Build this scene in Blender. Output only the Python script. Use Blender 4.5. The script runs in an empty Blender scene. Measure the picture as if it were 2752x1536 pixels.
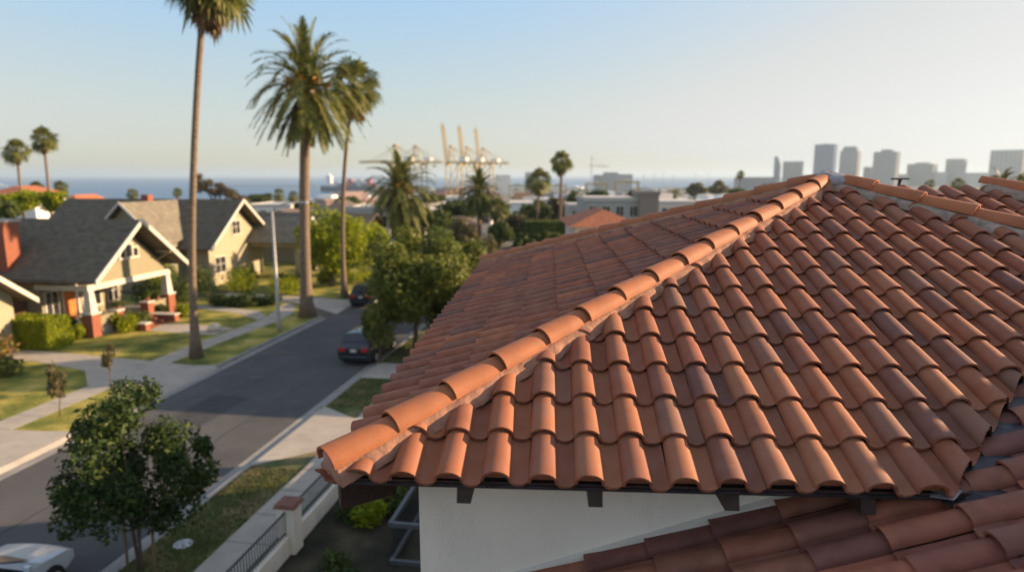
import bpy, bmesh, math, random
from mathutils import Vector, Matrix, noise
R=math.radians
C=bpy.context.scene.collection
sc=bpy.context.scene
# ---------------------------------------------------------------- camera model (used only to read where things stand)
F=1750.0; PIT=math.atan(297/1750.0); cP,sP=math.cos(PIT),math.sin(PIT); CH=10.0
def ray(px,py):
    dx=px-1376; dy=py-768
    return (dx, F*cP-dy*sP, -F*sP-dy*cP)
def G(px,py,z=0.0):
    d=ray(px,py); t=(z-CH)/d[2]; return Vector((d[0]*t,d[1]*t,z))
def Q(px,py,Y):
    d=ray(px,py); t=Y/d[1]; return Vector((d[0]*t,Y,CH+d[2]*t))
TH=R(8.8); S0=(-11.6,33.7)
def S(a,b,z=0.0):
    return Vector((S0[0]+a*math.cos(TH)+b*math.sin(TH), S0[1]-a*math.sin(TH)+b*math.cos(TH), z))
# ---------------------------------------------------------------- materials
MATS={}
def pm(name,col,var=0.15,scale=6.0,rough=0.8,bump=0.0,bscale=40.0,metal=0.0,island=0.0,spec=0.4,cols=None,coord='Object',stretch=(1,1,1),trans=0.0,wave=None,brick=None,coat=0,dirt=None,ior=None):
    if name in MATS: return MATS[name]
    m=bpy.data.materials.new(name); m.use_nodes=True; MATS[name]=m
    nt=m.node_tree; N=nt.nodes; L=nt.links
    b=N['Principled BSDF']
    b.inputs['Roughness'].default_value=rough; b.inputs['Metallic'].default_value=metal
    b.inputs['Specular IOR Level'].default_value=spec
    if coat: b.inputs['Coat Weight'].default_value=coat; b.inputs['Coat Roughness'].default_value=0.08
    tc=N.new('ShaderNodeTexCoord'); mp=N.new('ShaderNodeMapping'); L.new(tc.outputs[coord],mp.inputs[0]); mp.inputs['Scale'].default_value=stretch
    nz=N.new('ShaderNodeTexNoise'); nz.inputs['Scale'].default_value=scale; nz.inputs['Detail'].default_value=6; L.new(mp.outputs[0],nz.inputs[0])
    if cols:
        rp=N.new('ShaderNodeValToRGB'); e=rp.color_ramp.elements
        while len(e)<len(cols): e.new(0.5)
        for i,(p,c) in enumerate(cols): e[i].position=p; e[i].color=(*c,1)
        if island:
            g=N.new('ShaderNodeNewGeometry'); L.new(g.outputs['Random Per Island'],rp.inputs[0])
        else: L.new(nz.outputs[0],rp.inputs[0])
        base=rp.outputs[0]
    else:
        rg=N.new('ShaderNodeRGB'); rg.outputs[0].default_value=(*col,1); base=rg.outputs[0]
    # value variation by noise
    mr=N.new('ShaderNodeMapRange'); mr.inputs['From Min'].default_value=0.3; mr.inputs['From Max'].default_value=0.7
    mr.inputs['To Min'].default_value=1-var; mr.inputs['To Max'].default_value=1+var; L.new(nz.outputs[0],mr.inputs[0])
    mx=N.new('ShaderNodeVectorMath'); mx.operation='SCALE'; L.new(base,mx.inputs[0]); L.new(mr.outputs[0],mx.inputs['Scale'])
    out=mx.outputs[0]
    if island and not cols:
        g=N.new('ShaderNodeNewGeometry'); m2=N.new('ShaderNodeMapRange'); m2.inputs['To Min'].default_value=1-island; m2.inputs['To Max'].default_value=1+island
        L.new(g.outputs['Random Per Island'],m2.inputs[0]); mx2=N.new('ShaderNodeVectorMath'); mx2.operation='SCALE'; L.new(out,mx2.inputs[0]); L.new(m2.outputs[0],mx2.inputs['Scale']); out=mx2.outputs[0]
    if dirt:  # (colour, scale, lo, hi, amount)
        n3=N.new('ShaderNodeTexNoise'); n3.inputs['Scale'].default_value=dirt[1]; n3.inputs['Detail'].default_value=8; n3.inputs['Roughness'].default_value=0.65; L.new(mp.outputs[0],n3.inputs[0])
        m3=N.new('ShaderNodeMapRange'); m3.inputs['From Min'].default_value=dirt[2]; m3.inputs['From Max'].default_value=dirt[3]; m3.inputs['To Max'].default_value=dirt[4]; L.new(n3.outputs[0],m3.inputs[0])
        mc=N.new('ShaderNodeMix'); mc.data_type='RGBA'; L.new(m3.outputs[0],mc.inputs[0]); L.new(out,mc.inputs[6]); mc.inputs[7].default_value=(*dirt[0],1); out=mc.outputs[2]
    hsrc=None
    if brick:
        bt=N.new('ShaderNodeTexBrick'); L.new(tc.outputs[coord],bt.inputs[0]); bt.inputs['Scale'].default_value=1
        bt.inputs['Brick Width'].default_value=brick[0]; bt.inputs['Row Height'].default_value=brick[1]; bt.inputs['Mortar Size'].default_value=brick[2]
        bt.inputs['Mortar'].default_value=(*brick[3],1); bt.inputs['Color1'].default_value=(*col,1); bt.inputs['Color2'].default_value=(col[0]*.7,col[1]*.7,col[2]*.7,1)
        mp2=N.new('ShaderNodeMapping'); L.new(tc.outputs[coord],mp2.inputs[0]); mp2.inputs['Rotation'].default_value=brick[4]; L.new(mp2.outputs[0],bt.inputs[0])
        mb=N.new('ShaderNodeVectorMath'); mb.operation='SCALE'; L.new(bt.outputs[0],mb.inputs[0]); L.new(mr.outputs[0],mb.inputs['Scale']); out=mb.outputs[0]
    L.new(out,b.inputs['Base Color'])
    if bump:
        n2=N.new('ShaderNodeTexNoise'); n2.inputs['Scale'].default_value=bscale; n2.inputs['Detail'].default_value=6; L.new(mp.outputs[0],n2.inputs[0])
        bp=N.new('ShaderNodeBump'); bp.inputs['Strength'].default_value=bump; bp.inputs['Distance'].default_value=0.02; L.new(n2.outputs[0],bp.inputs['Height']); L.new(bp.outputs[0],b.inputs['Normal'])
    if trans:
        tr=N.new('ShaderNodeBsdfTranslucent'); L.new(out,tr.inputs[0]); ms=N.new('ShaderNodeMixShader'); ms.inputs[0].default_value=trans
        L.new(b.outputs[0],ms.inputs[1]); L.new(tr.outputs[0],ms.inputs[2]); L.new(ms.outputs[0],N['Material Output'].inputs[0])
    return m
def leafmat(name,cols,trans=0.35,rough=0.6):
    n=len(cols); return pm(name,cols[0],cols=[(i/max(1,n-1),c) for i,c in enumerate(cols)],island=1,var=0.18,scale=0.9,trans=trans,rough=rough,spec=0.3)

TILE=[(0.0,(0.17,0.07,0.05)),(0.12,(0.23,0.083,0.048)),(0.28,(0.3,0.1,0.048)),(0.46,(0.34,0.118,0.053)),(0.6,(0.26,0.093,0.05)),(0.76,(0.36,0.135,0.063)),(0.9,(0.22,0.102,0.065)),(1.0,(0.3,0.088,0.043))]
M_tile=pm('terracotta',(0.4,.16,.08),cols=TILE,island=1,var=0.15,scale=7,rough=0.68,bump=0.15,bscale=140,spec=0.35,dirt=((0.17,0.11,0.09),7,0.48,0.8,0.6))
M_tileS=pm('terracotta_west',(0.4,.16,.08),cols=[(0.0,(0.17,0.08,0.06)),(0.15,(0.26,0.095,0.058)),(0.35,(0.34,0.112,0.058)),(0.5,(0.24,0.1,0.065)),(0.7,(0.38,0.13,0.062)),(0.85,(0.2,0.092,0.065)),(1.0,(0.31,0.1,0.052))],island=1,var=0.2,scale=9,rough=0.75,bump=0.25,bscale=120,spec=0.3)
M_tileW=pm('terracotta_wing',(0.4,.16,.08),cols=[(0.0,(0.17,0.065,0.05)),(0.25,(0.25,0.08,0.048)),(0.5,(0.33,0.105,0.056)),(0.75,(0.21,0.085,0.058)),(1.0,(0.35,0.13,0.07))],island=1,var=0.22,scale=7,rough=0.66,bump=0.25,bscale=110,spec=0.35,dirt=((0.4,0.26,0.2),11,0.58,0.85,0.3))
M_cap=pm('cap_terracotta',(0.45,.2,.1),cols=[(0,(0.36,0.122,0.052)),(0.5,(0.4,0.142,0.06)),(1,(0.32,0.108,0.05))],island=1,var=0.14,scale=5,rough=0.68,bump=0.2,bscale=110,spec=0.3,dirt=((0.25,0.15,0.11),8,0.52,0.85,0.5))
M_mortar=pm('mortar',(0.36,0.18,0.115),var=0.2,scale=11,rough=0.95,bump=0.35,bscale=35,dirt=((0.2,0.13,0.1),30,0.56,0.7,0.7))
M_mortarg=pm('grey_mortar',(0.34,0.26,0.2),var=0.3,scale=12,rough=0.95,bump=0.9,bscale=45,dirt=((0.14,0.12,0.11),25,0.56,0.7,0.6))
M_deck=pm('roof_underlay',(0.04,0.03,0.025),rough=0.9)
M_stucco=pm('stucco',(0.9,0.8,0.665),var=0.05,scale=2.5,rough=0.92,bump=0.5,bscale=90,stretch=(1,1,.4),dirt=((0.45,0.42,0.38),2.4,0.5,0.85,0.45))
M_wood=pm('dark_wood',(0.045,0.024,0.017),var=0.3,scale=12,rough=0.6,stretch=(1,6,1))
M_lead=pm('flashing_metal',(0.05,0.044,0.05),var=0.5,scale=7,rough=0.42,metal=0.4,bump=0.3,bscale=9,dirt=((0.25,0.24,0.27),8,0.6,0.8,0.5))
M_leadl=pm('pale_flashing',(0.36,0.35,0.36),var=0.3,scale=14,rough=0.5,metal=0.3,bump=0.5,bscale=20,dirt=((0.3,0.2,0.16),14,0.5,0.7,0.6))
M_asph=pm('asphalt',(0.088,0.085,0.084),var=0.18,scale=0.35,rough=0.9,bump=0.3,bscale=60,dirt=((0.15,0.135,0.12),1.1,0.5,0.8,0.5))
M_conc=pm('concrete',(0.42,0.37,0.31),var=0.1,scale=0.8,rough=0.9,bump=0.15,bscale=50,dirt=((0.22,0.2,0.18),2.2,0.5,0.8,0.5))
M_concd=pm('kerb_concrete',(0.3,0.28,0.255),var=0.15,scale=1.2,rough=0.9,dirt=((0.16,0.15,0.14),3,0.5,0.75,0.6))
M_joint=pm('joint',(0.12,0.11,0.1),rough=0.95)
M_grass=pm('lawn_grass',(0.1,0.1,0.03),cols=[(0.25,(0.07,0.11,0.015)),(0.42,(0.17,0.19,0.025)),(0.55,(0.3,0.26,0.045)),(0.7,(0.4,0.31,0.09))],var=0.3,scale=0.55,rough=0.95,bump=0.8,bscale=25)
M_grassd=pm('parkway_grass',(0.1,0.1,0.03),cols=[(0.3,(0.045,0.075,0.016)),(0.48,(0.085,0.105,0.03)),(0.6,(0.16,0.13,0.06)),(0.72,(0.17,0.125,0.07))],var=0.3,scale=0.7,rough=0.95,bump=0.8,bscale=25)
M_soil=pm('soil',(0.075,0.055,0.035),cols=[(0.3,(0.015,0.02,0.008)),(0.5,(0.04,0.035,0.02)),(0.7,(0.07,0.055,0.032))],var=0.3,scale=0.8,rough=0.98,bump=0.9,bscale=12)
M_land=pm('land',(0.1,0.09,0.05),cols=[(0.3,(0.055,0.065,0.03)),(0.5,(0.13,0.12,0.08)),(0.62,(0.24,0.22,0.19)),(0.75,(0.16,0.14,0.09))],var=0.2,scale=0.03,rough=0.98)
M_brick=pm('red_brick',(0.36,0.12,0.06),var=0.15,scale=5,rough=0.85,brick=(0.22,0.075,0.012,(0.4,0.3,0.25),(R(90),0,0)))
M_brickp=pm('brick_plain',(0.27,0.09,0.05),var=0.25,scale=9,rough=0.85,bump=0.4,bscale=14)
M_white=pm('white_paint',(0.58,0.54,0.46),var=0.05,scale=3,rough=0.6)
M_khaki=pm('khaki_siding',(0.27,0.235,0.145),var=0.06,scale=2,rough=0.75)
M_cream=pm('cream_siding',(0.37,0.32,0.215),var=0.06,scale=2,rough=0.75)
M_olive=pm('olive_siding',(0.27,0.25,0.17),var=0.06,scale=2,rough=0.75)
M_shing=pm('dark_shingles',(0.135,0.11,0.076),var=0.3,scale=2.2,rough=0.95,bump=0.5,bscale=9,stretch=(1,1,2.5),dirt=((0.12,0.105,0.085),3,0.5,0.8,0.5))
M_shingt=pm('tan_shingles',(0.2,0.175,0.13),var=0.25,scale=2.2,rough=0.95,bump=0.5,bscale=9)
M_glass=pm('window_glass',(0.03,0.035,0.04),var=0.4,scale=1,rough=0.12,spec=0.7)
M_door=pm('orange_door',(0.52,0.17,0.03),var=0.1,scale=4,rough=0.5)
M_dark=pm('dark_interior',(0.03,0.028,0.025),rough=0.9)
M_iron=pm('iron',(0.05,0.05,0.055),rough=0.5,metal=0.4)
M_ironl=pm('grey_railing',(0.12,0.125,0.135),rough=0.5,metal=0.3)
M_galv=pm('galvanised',(0.42,0.41,0.39),rough=0.5,metal=0.3)
M_bark=pm('bark',(0.12,0.085,0.06),var=0.3,scale=6,rough=0.95,bump=0.8,bscale=14,stretch=(1,1,.25))
M_palmbark=pm('palm_bark',(0.2,0.145,0.1),var=0.35,scale=4,rough=0.95,bump=1.0,bscale=6,stretch=(1,1,4),dirt=((0.1,0.075,0.055),3,0.5,0.7,0.6))
M_wood2=pm('stake_wood',(0.2,0.13,0.08),var=0.2,rough=0.85)
L_dark=leafmat('leaves_dark',[(0.018,0.04,0.008),(0.035,0.07,0.013),(0.065,0.1,0.018),(0.025,0.048,0.012),(0.11,0.13,0.024)],trans=0.3)
L_mid=leafmat('leaves_mid',[(0.05,0.085,0.018),(0.085,0.12,0.024),(0.12,0.15,0.03),(0.065,0.09,0.022),(0.15,0.16,0.035)])
L_sun=leafmat('leaves_sunny',[(0.06,0.095,0.016),(0.13,0.16,0.024),(0.2,0.21,0.03),(0.085,0.12,0.02),(0.25,0.235,0.04)],trans=.4)
L_lime=leafmat('leaves_lime',[(0.2,0.26,0.008),(0.32,0.36,0.01),(0.12,0.19,0.01),(0.42,0.42,0.015),(0.25,0.3,0.012)],trans=0.5)
L_olive=leafmat('leaves_olive',[(0.13,0.115,0.05),(0.18,0.15,0.065),(0.09,0.085,0.04),(0.21,0.17,0.07)])
L_brown=leafmat('leaves_brown',[(0.1,0.075,0.03),(0.15,0.11,0.045),(0.07,0.065,0.025),(0.19,0.14,0.06)])
L_red=leafmat('leaves_red',[(0.3,0.1,0.03),(0.2,0.16,0.03),(0.12,0.15,0.02),(0.33,0.16,0.03)])
L_palm=leafmat('palm_green',[(0.07,0.1,0.02),(0.13,0.155,0.03),(0.22,0.21,0.045),(0.085,0.11,0.028),(0.32,0.27,0.08)],trans=0.35,rough=0.5)
L_palmd=leafmat('palm_dead',[(0.28,0.18,0.09),(0.2,0.13,0.07),(0.35,0.24,0.13),(0.24,0.15,0.07)],trans=0.2)
L_fruit=leafmat('palm_fruit',[(0.5,0.26,0.03),(0.55,0.3,0.05),(0.42,0.18,0.03)],trans=0.1)
M_yel=pm('crane_yellow',(0.43,0.29,0.05),var=0.08,scale=0.1,rough=0.5)
M_sea=pm('sea_water',(0.02,0.09,0.2),var=0.15,scale=0.002,rough=0.35,bump=0.5,bscale=0.05,stretch=(1,1,1),spec=0.4)
# ---------------------------------------------------------------- mesh builder
class MB:
    def __init__(s): s.v=[]; s.f=[]
    def add(s,vs,fs):
        n=len(s.v); s.v+= [tuple(v) for v in vs]; s.f+=[tuple(i+n for i in f) for f in fs]; return s
    def box(s,x0,x1,y0,y1,z0,z1):
        return s.add([(x0,y0,z0),(x1,y0,z0),(x1,y1,z0),(x0,y1,z0),(x0,y0,z1),(x1,y0,z1),(x1,y1,z1),(x0,y1,z1)],
              [(0,3,2,1),(4,5,6,7),(0,1,5,4),(1,2,6,5),(2,3,7,6),(3,0,4,7)])
    def frustum(s,cx,cy,w0,w1,z0,z1,d0=None,d1=None):
        d0=d0 or w0; d1=d1 or w1
        vs=[(cx-w0/2,cy-d0/2,z0),(cx+w0/2,cy-d0/2,z0),(cx+w0/2,cy+d0/2,z0),(cx-w0/2,cy+d0/2,z0),(cx-w1/2,cy-d1/2,z1),(cx+w1/2,cy-d1/2,z1),(cx+w1/2,cy+d1/2,z1),(cx-w1/2,cy+d1/2,z1)]
        return s.add(vs,[(0,3,2,1),(4,5,6,7),(0,1,5,4),(1,2,6,5),(2,3,7,6),(3,0,4,7)])
    def poly(s,pts,th=None):
        """polygon; with thickness th extruded down along z"""
        n=len(pts)
        if th is None: return s.add(pts,[tuple(range(n))])
        vs=[tuple(p) for p in pts]+[(p[0],p[1],p[2]-th) for p in pts]
        return s.add(vs,[tuple(range(n)),tuple(range(2*n-1,n-1,-1))]+[(i,i+n,(i+1)%n+n,(i+1)%n) for i in range(n)])
    def slab(s,pts,t):
        """polygon thickened along its own normal (downwards by t)"""
        P=[Vector(p) for p in pts]; nrm=(P[1]-P[0]).cross(P[2]-P[0]).normalized()
        if nrm.z<0: nrm=-nrm
        n=len(P); vs=P+[p-nrm*t for p in P]
        return s.add(vs,[tuple(range(n)),tuple(range(2*n-1,n-1,-1))]+[(i,i+n,(i+1)%n+n,(i+1)%n) for i in range(n)])
    def tube(s,pts,rs,n=8,cap=True):
        pts=[Vector(p) for p in pts]
        if not hasattr(rs,'__len__'): rs=[rs]*len(pts)
        base=len(s.v); up=Vector((0.31,0.17,0.93))
        for i,p in enumerate(pts):
            d=(pts[min(i+1,len(pts)-1)]-pts[max(i-1,0)]).normalized()
            a=d.cross(up); 
            if a.length<1e-3: a=d.cross(Vector((1,0,0)))
            a.normalize(); b=d.cross(a)
            for k in range(n):
                t=2*math.pi*k/n; s.v.append(tuple(p+(a*math.cos(t)+b*math.sin(t))*rs[i]))
        for i in range(len(pts)-1):
            for k in range(n):
                s.f.append((base+i*n+k,base+i*n+(k+1)%n,base+(i+1)*n+(k+1)%n,base+(i+1)*n+k))
        if cap:
            s.f.append(tuple(base+k for k in range(n))); s.f.append(tuple(base+(len(pts)-1)*n+k for k in range(n-1,-1,-1)))
        return s
    def bar(s,a,b,w,h=None):
        return s.tube([a,b],w*0.7,4)
    def lathe(s,prof,cx=0,cy=0,n=16):
        base=len(s.v)
        for r,z in prof:
            for k in range(n):
                t=2*math.pi*k/n; s.v.append((cx+r*math.cos(t),cy+r*math.sin(t),z))
        for i in range(len(prof)-1):
            for k in range(n): s.f.append((base+i*n+k,base+i*n+(k+1)%n,base+(i+1)*n+(k+1)%n,base+(i+1)*n+k))
        s.f.append(tuple(base+k for k in range(n-1,-1,-1))); s.f.append(tuple(base+(len(prof)-1)*n+k for k in range(n)))
        return s
    def build(s,name,mat,parent=None,smooth=False,loc=None,rz=0,bevel=0,fix=True):
        me=bpy.data.meshes.new(name); me.from_pydata(s.v,[],s.f)
        if fix:
            bm=bmesh.new(); bm.from_mesh(me); bmesh.ops.recalc_face_normals(bm,faces=bm.faces[:])
            if bevel: bmesh.ops.bevel(bm,geom=bm.edges[:],offset=bevel,segments=2,affect='EDGES',profile=0.5)
            bm.to_mesh(me); bm.free()
        me.materials.append(mat)
        if smooth: me.polygons.foreach_set('use_smooth',[True]*len(me.polygons))
        me.update()
        o=bpy.data.objects.new(name,me); C.objects.link(o)
        if parent: o.parent=parent
        if loc is not None: o.location=loc
        if rz: o.rotation_euler=(0,0,rz)
        return o
def tag(o,label=None,cat=None,group=None,kind=None):
    if label: o['label']=label
    if cat: o['category']=cat
    if group: o['group']=group
    if kind: o['kind']=kind
    return o
def thing(name,label,cat,loc=(0,0,0),rz=0,group=None):
    o=bpy.data.objects.new(name,None); o.empty_display_size=0.1; C.objects.link(o); o.location=loc; o.rotation_euler=(0,0,rz)
    return tag(o,label,cat,group)
def kids(o): return [x for x in C.objects if x.parent is o]
def dup(o,loc,rz=None,label=None,scale=None):
    r=o.copy(); C.objects.link(r); r.location=loc
    if rz is not None: r.rotation_euler=(0,0,rz)
    if label: r['label']=label
    if scale: r.scale=(scale,)*3
    for ch in kids(o):
        c=ch.copy(); C.objects.link(c); c.parent=r
        for g in kids(ch):
            d=g.copy(); C.objects.link(d); d.parent=c
    return r
def struct(mb,name,mat,**k): return tag(mb.build(name,mat,**k),kind='structure')

# ================================================================ OUR TILED HOUSE
EP=R(3.2); HA=(-1.07,3.69); EZ=8.19; K=0.352; RUN=4.72; EXH=RUN/13
rnd=random.Random(7)
house=thing('tiled_house','white stucco house under a terracotta barrel tile hip roof filling the right foreground','house',(HA[0],HA[1],0),-EP)
PITCH=0.275; BH=0.078
def tile_slope(bm,O,U,Vh,k,c0,c1,r0,r1,off,exh=EXH,lift0=0.032,jit=1.0,wid=0.088):
    """rows of barrel tiles on a plane through O with horizontal eave direction U, horizontal up-slope direction Vh and gradient k"""
    U=Vector(U); V=(Vector(Vh)+Vector((0,0,k))).normalized(); Nn=U.cross(V).normalized()
    if Nn.z<0: Nn=-Nn
    ex=exh*math.sqrt(1+k*k); ln=ex+0.06
    na,npn=12,5
    for c in range(c0,c1):
        for r in range(r0,r1):
            cx=off+c*PITCH+rnd.uniform(-.003,.003)*jit; y0=r*ex-0.045+rnd.uniform(-.009,.009)*jit; dl=rnd.uniform(-.003,.005)*jit; sk=rnd.uniform(-.006,.006)*jit
            rows=[]
            for (yy,lf,w,h) in ((0,lift0,wid,BH),(0.02,lift0-.002,wid-.0015,BH-.001),(ex*0.5,lift0*.55,wid-.004,BH-.003),(ln,0.003,wid-.012,BH-.008)):
                for th in (0,0.016):
                    pr=[]
                    for i in range(na+1):
                        a=math.pi*i/na; pr.append((-(w-th)*math.cos(a),(h-th)*math.sin(a)**0.9-(th*0.0)))
                    x1=w-th; x2=PITCH-w+th*0.2
                    for i in range(1,npn+1):
                        t=i/npn; pr.append((x1+(x2-x1)*t,-0.02*math.sin(math.pi*t)*(1)-th*(1 if t<1 else 0)))
                    rows.append([bm.verts.new(Vector(O)+U*(cx+x+sk*1.6*(yy/ln-.5))+V*(y0+yy)+Nn*(z+lf+dl+0.02)) for x,z in pr])
            nst=4
            for s in range(nst-1):
                a,b=rows[2*s],rows[2*s+2]
                for i in range(len(a)-1):
                    f=bm.faces.new((a[i],a[i+1],b[i+1],b[i])); f.smooth=True
            a,b=rows[0],rows[1]
            for i in range(len(a)-1):
                f=bm.faces.new((b[i],b[i+1],a[i+1],a[i]))
                e=bm.edges.get((a[i],a[i+1])); e.smooth=False
            if r==0:
                cl=[bm.verts.new(Vector(O)+U*(cx-(wid-.02)*math.cos(math.pi*i/na))+V*(y0+.035)+Nn*((BH-.02)*math.sin(math.pi*i/na)+lift0+dl+.016)) for i in range(na+1)]
                bm.faces.new(cl)
            # underside (front part only) 
            a,b=rows[1],rows[5]
            for i in range(len(a)-1):
                f=bm.faces.new((b[i],b[i+1],a[i+1],a[i])); f.smooth=True
                e=bm.edges.get((a[i],a[i+1])); e.smooth=False
def clip(bm,co,no):
    """keep the side the normal points to"""
    bmesh.ops.bisect_plane(bm,geom=bm.verts[:]+bm.edges[:]+bm.faces[:],plane_co=co,plane_no=no,clear_inner=True,clear_outer=False,dist=1e-5)
def bmobj(bm,name,mat,parent):
    me=bpy.data.meshes.new(name); bm.to_mesh(me); bm.free(); me.materials.append(mat)
    o=bpy.data.objects.new(name,me); C.objects.link(o); o.parent=parent; return o
P0=Vector((RUN,RUN,EZ+K*RUN)); LB=2*RUN
U0=3.62; KW=0.352    # lower wing west slope: z = EZ + KW*(u-U0)
s2=math.sqrt(.5)
# front (south) slope
bm=bmesh.new(); tile_slope(bm,(0,0,EZ),(1,0,0),(0,1,0),K,-1,35,0,13,0.154)
clip(bm,(0,0,0),(s2,-s2,0)); clip(bm,(LB,0,0),(-s2,-s2,0))
vn=Vector((-KW/K,1,0)).normalized(); clip(bm,(U0+0.02,0,0),vn)
front=bmobj(bm,'roof_slope',M_tile,house)
# west slope
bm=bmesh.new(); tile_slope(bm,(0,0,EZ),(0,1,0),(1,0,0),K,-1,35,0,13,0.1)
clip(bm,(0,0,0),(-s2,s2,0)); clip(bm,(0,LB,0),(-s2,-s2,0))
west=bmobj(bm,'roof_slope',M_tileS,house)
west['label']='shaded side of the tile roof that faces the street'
# east slope, north slope
bm=bmesh.new(); tile_slope(bm,(LB,0,EZ),(0,1,0),(-1,0,0),K,0,35,0,13,0.1)
clip(bm,(LB,0,0),(s2,s2,0)); clip(bm,(LB,LB,0),(s2,-s2,0))
clip(bm,(U0+0.02,0,0),vn); bmobj(bm,'roof_slope',M_tile,house)
bm=bmesh.new(); tile_slope(bm,(0,LB,EZ),(1,0,0),(0,-1,0),K,0,35,0,13,0.1)
clip(bm,(0,LB,0),(s2,s2,0)); clip(bm,(LB,LB,0),(-s2,s2,0)); bmobj(bm,'roof_slope',M_tile,house)
# deck below the tiles
d=MB()
e=0.0
d.slab([(0,0,EZ),(U0,0,EZ),(U0+2.9*1.0,2.9*KW/K*0.97,EZ+K*2.85),(RUN,RUN,P0.z)],0.03)
d.slab([(0,0,EZ),(RUN,RUN,P0.z),(0,LB,EZ)],0.03)
d.slab([(0,LB,EZ),(RUN,RUN,P0.z),(LB,LB,EZ)],0.03)
d.slab([(LB,LB,EZ),(RUN,RUN,P0.z),(LB,0,EZ)],0.03)
d.build('roof_deck',M_deck,house)
# lower wing, west slope facing the street
WR=6.8; WZ=EZ+KW*(WR-U0)
bm=bmesh.new(); exw=0.40
O=(U0,0,EZ)
def wslope(c0,c1,r0,r1):
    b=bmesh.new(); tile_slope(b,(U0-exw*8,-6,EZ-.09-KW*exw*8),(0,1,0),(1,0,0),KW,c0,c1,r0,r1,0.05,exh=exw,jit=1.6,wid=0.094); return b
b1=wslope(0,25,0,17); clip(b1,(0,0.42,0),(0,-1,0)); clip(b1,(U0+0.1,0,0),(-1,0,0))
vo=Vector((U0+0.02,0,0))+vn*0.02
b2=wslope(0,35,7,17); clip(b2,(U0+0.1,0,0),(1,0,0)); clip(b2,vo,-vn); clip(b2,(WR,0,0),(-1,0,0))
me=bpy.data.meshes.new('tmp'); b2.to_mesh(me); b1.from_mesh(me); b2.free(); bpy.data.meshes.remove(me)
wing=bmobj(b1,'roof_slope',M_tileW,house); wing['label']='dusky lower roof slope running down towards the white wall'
d=MB(); d.slab([(U0-3.3,-6.2,EZ-.1-KW*3.3),(U0-3.3,0.42,EZ-.1-KW*3.3),(U0+.3,0.42,EZ-.1+KW*.3),(U0+2.6,2.6*KW/K,EZ-.1+KW*2.6),(WR,2.6,WZ-.1),(WR,-6.2,WZ-.1)],0.03)
d.slab([(WR,-6.2,WZ),(WR,3.2,WZ),(WR+3.6,3.2,WZ-KW*3.6),(WR+3.6,-6.2,WZ-KW*3.6)],0.03)
d.build('roof_deck',M_deck,house)
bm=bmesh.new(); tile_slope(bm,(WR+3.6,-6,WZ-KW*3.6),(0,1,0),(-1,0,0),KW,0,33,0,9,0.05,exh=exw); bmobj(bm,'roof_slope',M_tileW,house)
# caps
def caps(a,b,n,rad=0.112,parent=None,mat=M_cap,lift=0.075,over=0.045,endplug=True,taper=0.82,start=0.0):
    a=Vector(a); b=Vector(b); D=(b-a).normalized(); L=(b-a).length; Sd=D.cross(Vector((0,0,1))).normalized(); Up=Sd.cross(D)
    ex=L/n
    for i in range(n):
        m=bmesh.new(); na=14; rows=[]
        rr=rad*rnd.uniform(.985,1.015); jx=rnd.uniform(-.006,.006); jz=rnd.uniform(-.003,.003); jt=rnd.uniform(-.02,.02)
        for (t,w,lf) in ((0,1.0,0.022),(0.03,0.985,0.021),(0.55*ex,0.92,0.011),(ex+over,taper,0.0)):
            for th in (0,0.017):
                ring=[]
                for k in range(na+1):
                    an=-0.12+(math.pi+0.24)*k/na
                    r=rr*w-th
                    ring.append(m.verts.new(a+D*(start+i*ex+t)+Sd*(math.cos(an)*r+jx+jt*t)+Up*(math.sin(an)*r*0.92+lift+lf+jz)))
                rows.append(ring)
        for s_ in range(3):
            p,q=rows[2*s_],rows[2*s_+2]
            for k in range(na): m.faces.new((p[k],p[k+1],q[k+1],q[k])).smooth=True
        for (p,q) in ((rows[0],rows[1]),(rows[6],rows[7])):
            for k in range(na):
                m.faces.new((p[k],p[k+1],q[k+1],q[k])); m.edges.get((p[k],p[k+1])).smooth=False; m.edges.get((q[k],q[k+1])).smooth=False
        p,q=rows[1],rows[7]
        for k in range(na): m.faces.new((p[k],p[k+1],q[k+1],q[k])).smooth=True
        for (p,q) in ((0,1),(2,3),(4,5)):
            pass
        for j in (0,na):
            for s_ in range(3):
                try: m.faces.new((rows[2*s_][j],rows[2*s_+2][j],rows[7][j],rows[1][j])) if s_==0 else None
                except Exception: pass
        bmesh.ops.recalc_face_normals(m,faces=m.faces[:])
        bmobj(m,'hip_cap',mat,parent)
def mortar(a,b,parent,mat,name='mortar_bed',wl=0.17,wr=0.17,seed=0,ext=0.0,drop=0.03,hi=0.095):
    a=Vector(a); b=Vector(b); D=(b-a).normalized(); L=(b-a).length; Sd=D.cross(Vector((0,0,1))).normalized(); Up=Sd.cross(D)
    m=MB(); n=int(L/0.02); rings=[]
    prof=[(-1,None),(-.86,.45),(-.66,.82),(-.4,1),(0,1.05),(.4,1),(.66,.82),(.86,.45),(1,None)]
    for i in range(n+1):
        t=L*i/n; ring=[]
        for (x,zf) in prof:
            side=wl if x<0 else wr
            q=noise.noise(Vector((t*3.3,x*2+seed,seed*1.7)))*0.22+noise.noise(Vector((t*11,x*3,seed)))*0.16
            w=side*(1+(q if abs(x)>.8 else q*.25))
            z=-drop if zf is None else zf*hi*(1+0.1*noise.noise(Vector((t*9,x*5,seed+3))))
            ring.append(a+D*t+Sd*(x*w)+Up*z)
        rings.append(ring)
    k=len(prof)
    for r in rings: m.v+= [tuple(p) for p in r]
    for i in range(n):
        for j in range(k-1): m.f.append((i*k+j,i*k+j+1,(i+1)*k+j+1,(i+1)*k+j))
    m.f.append(tuple(range(k))); m.f.append(tuple(n*k+j for j in range(k)))
    return m.build(name,mat,parent,smooth=True)
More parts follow.
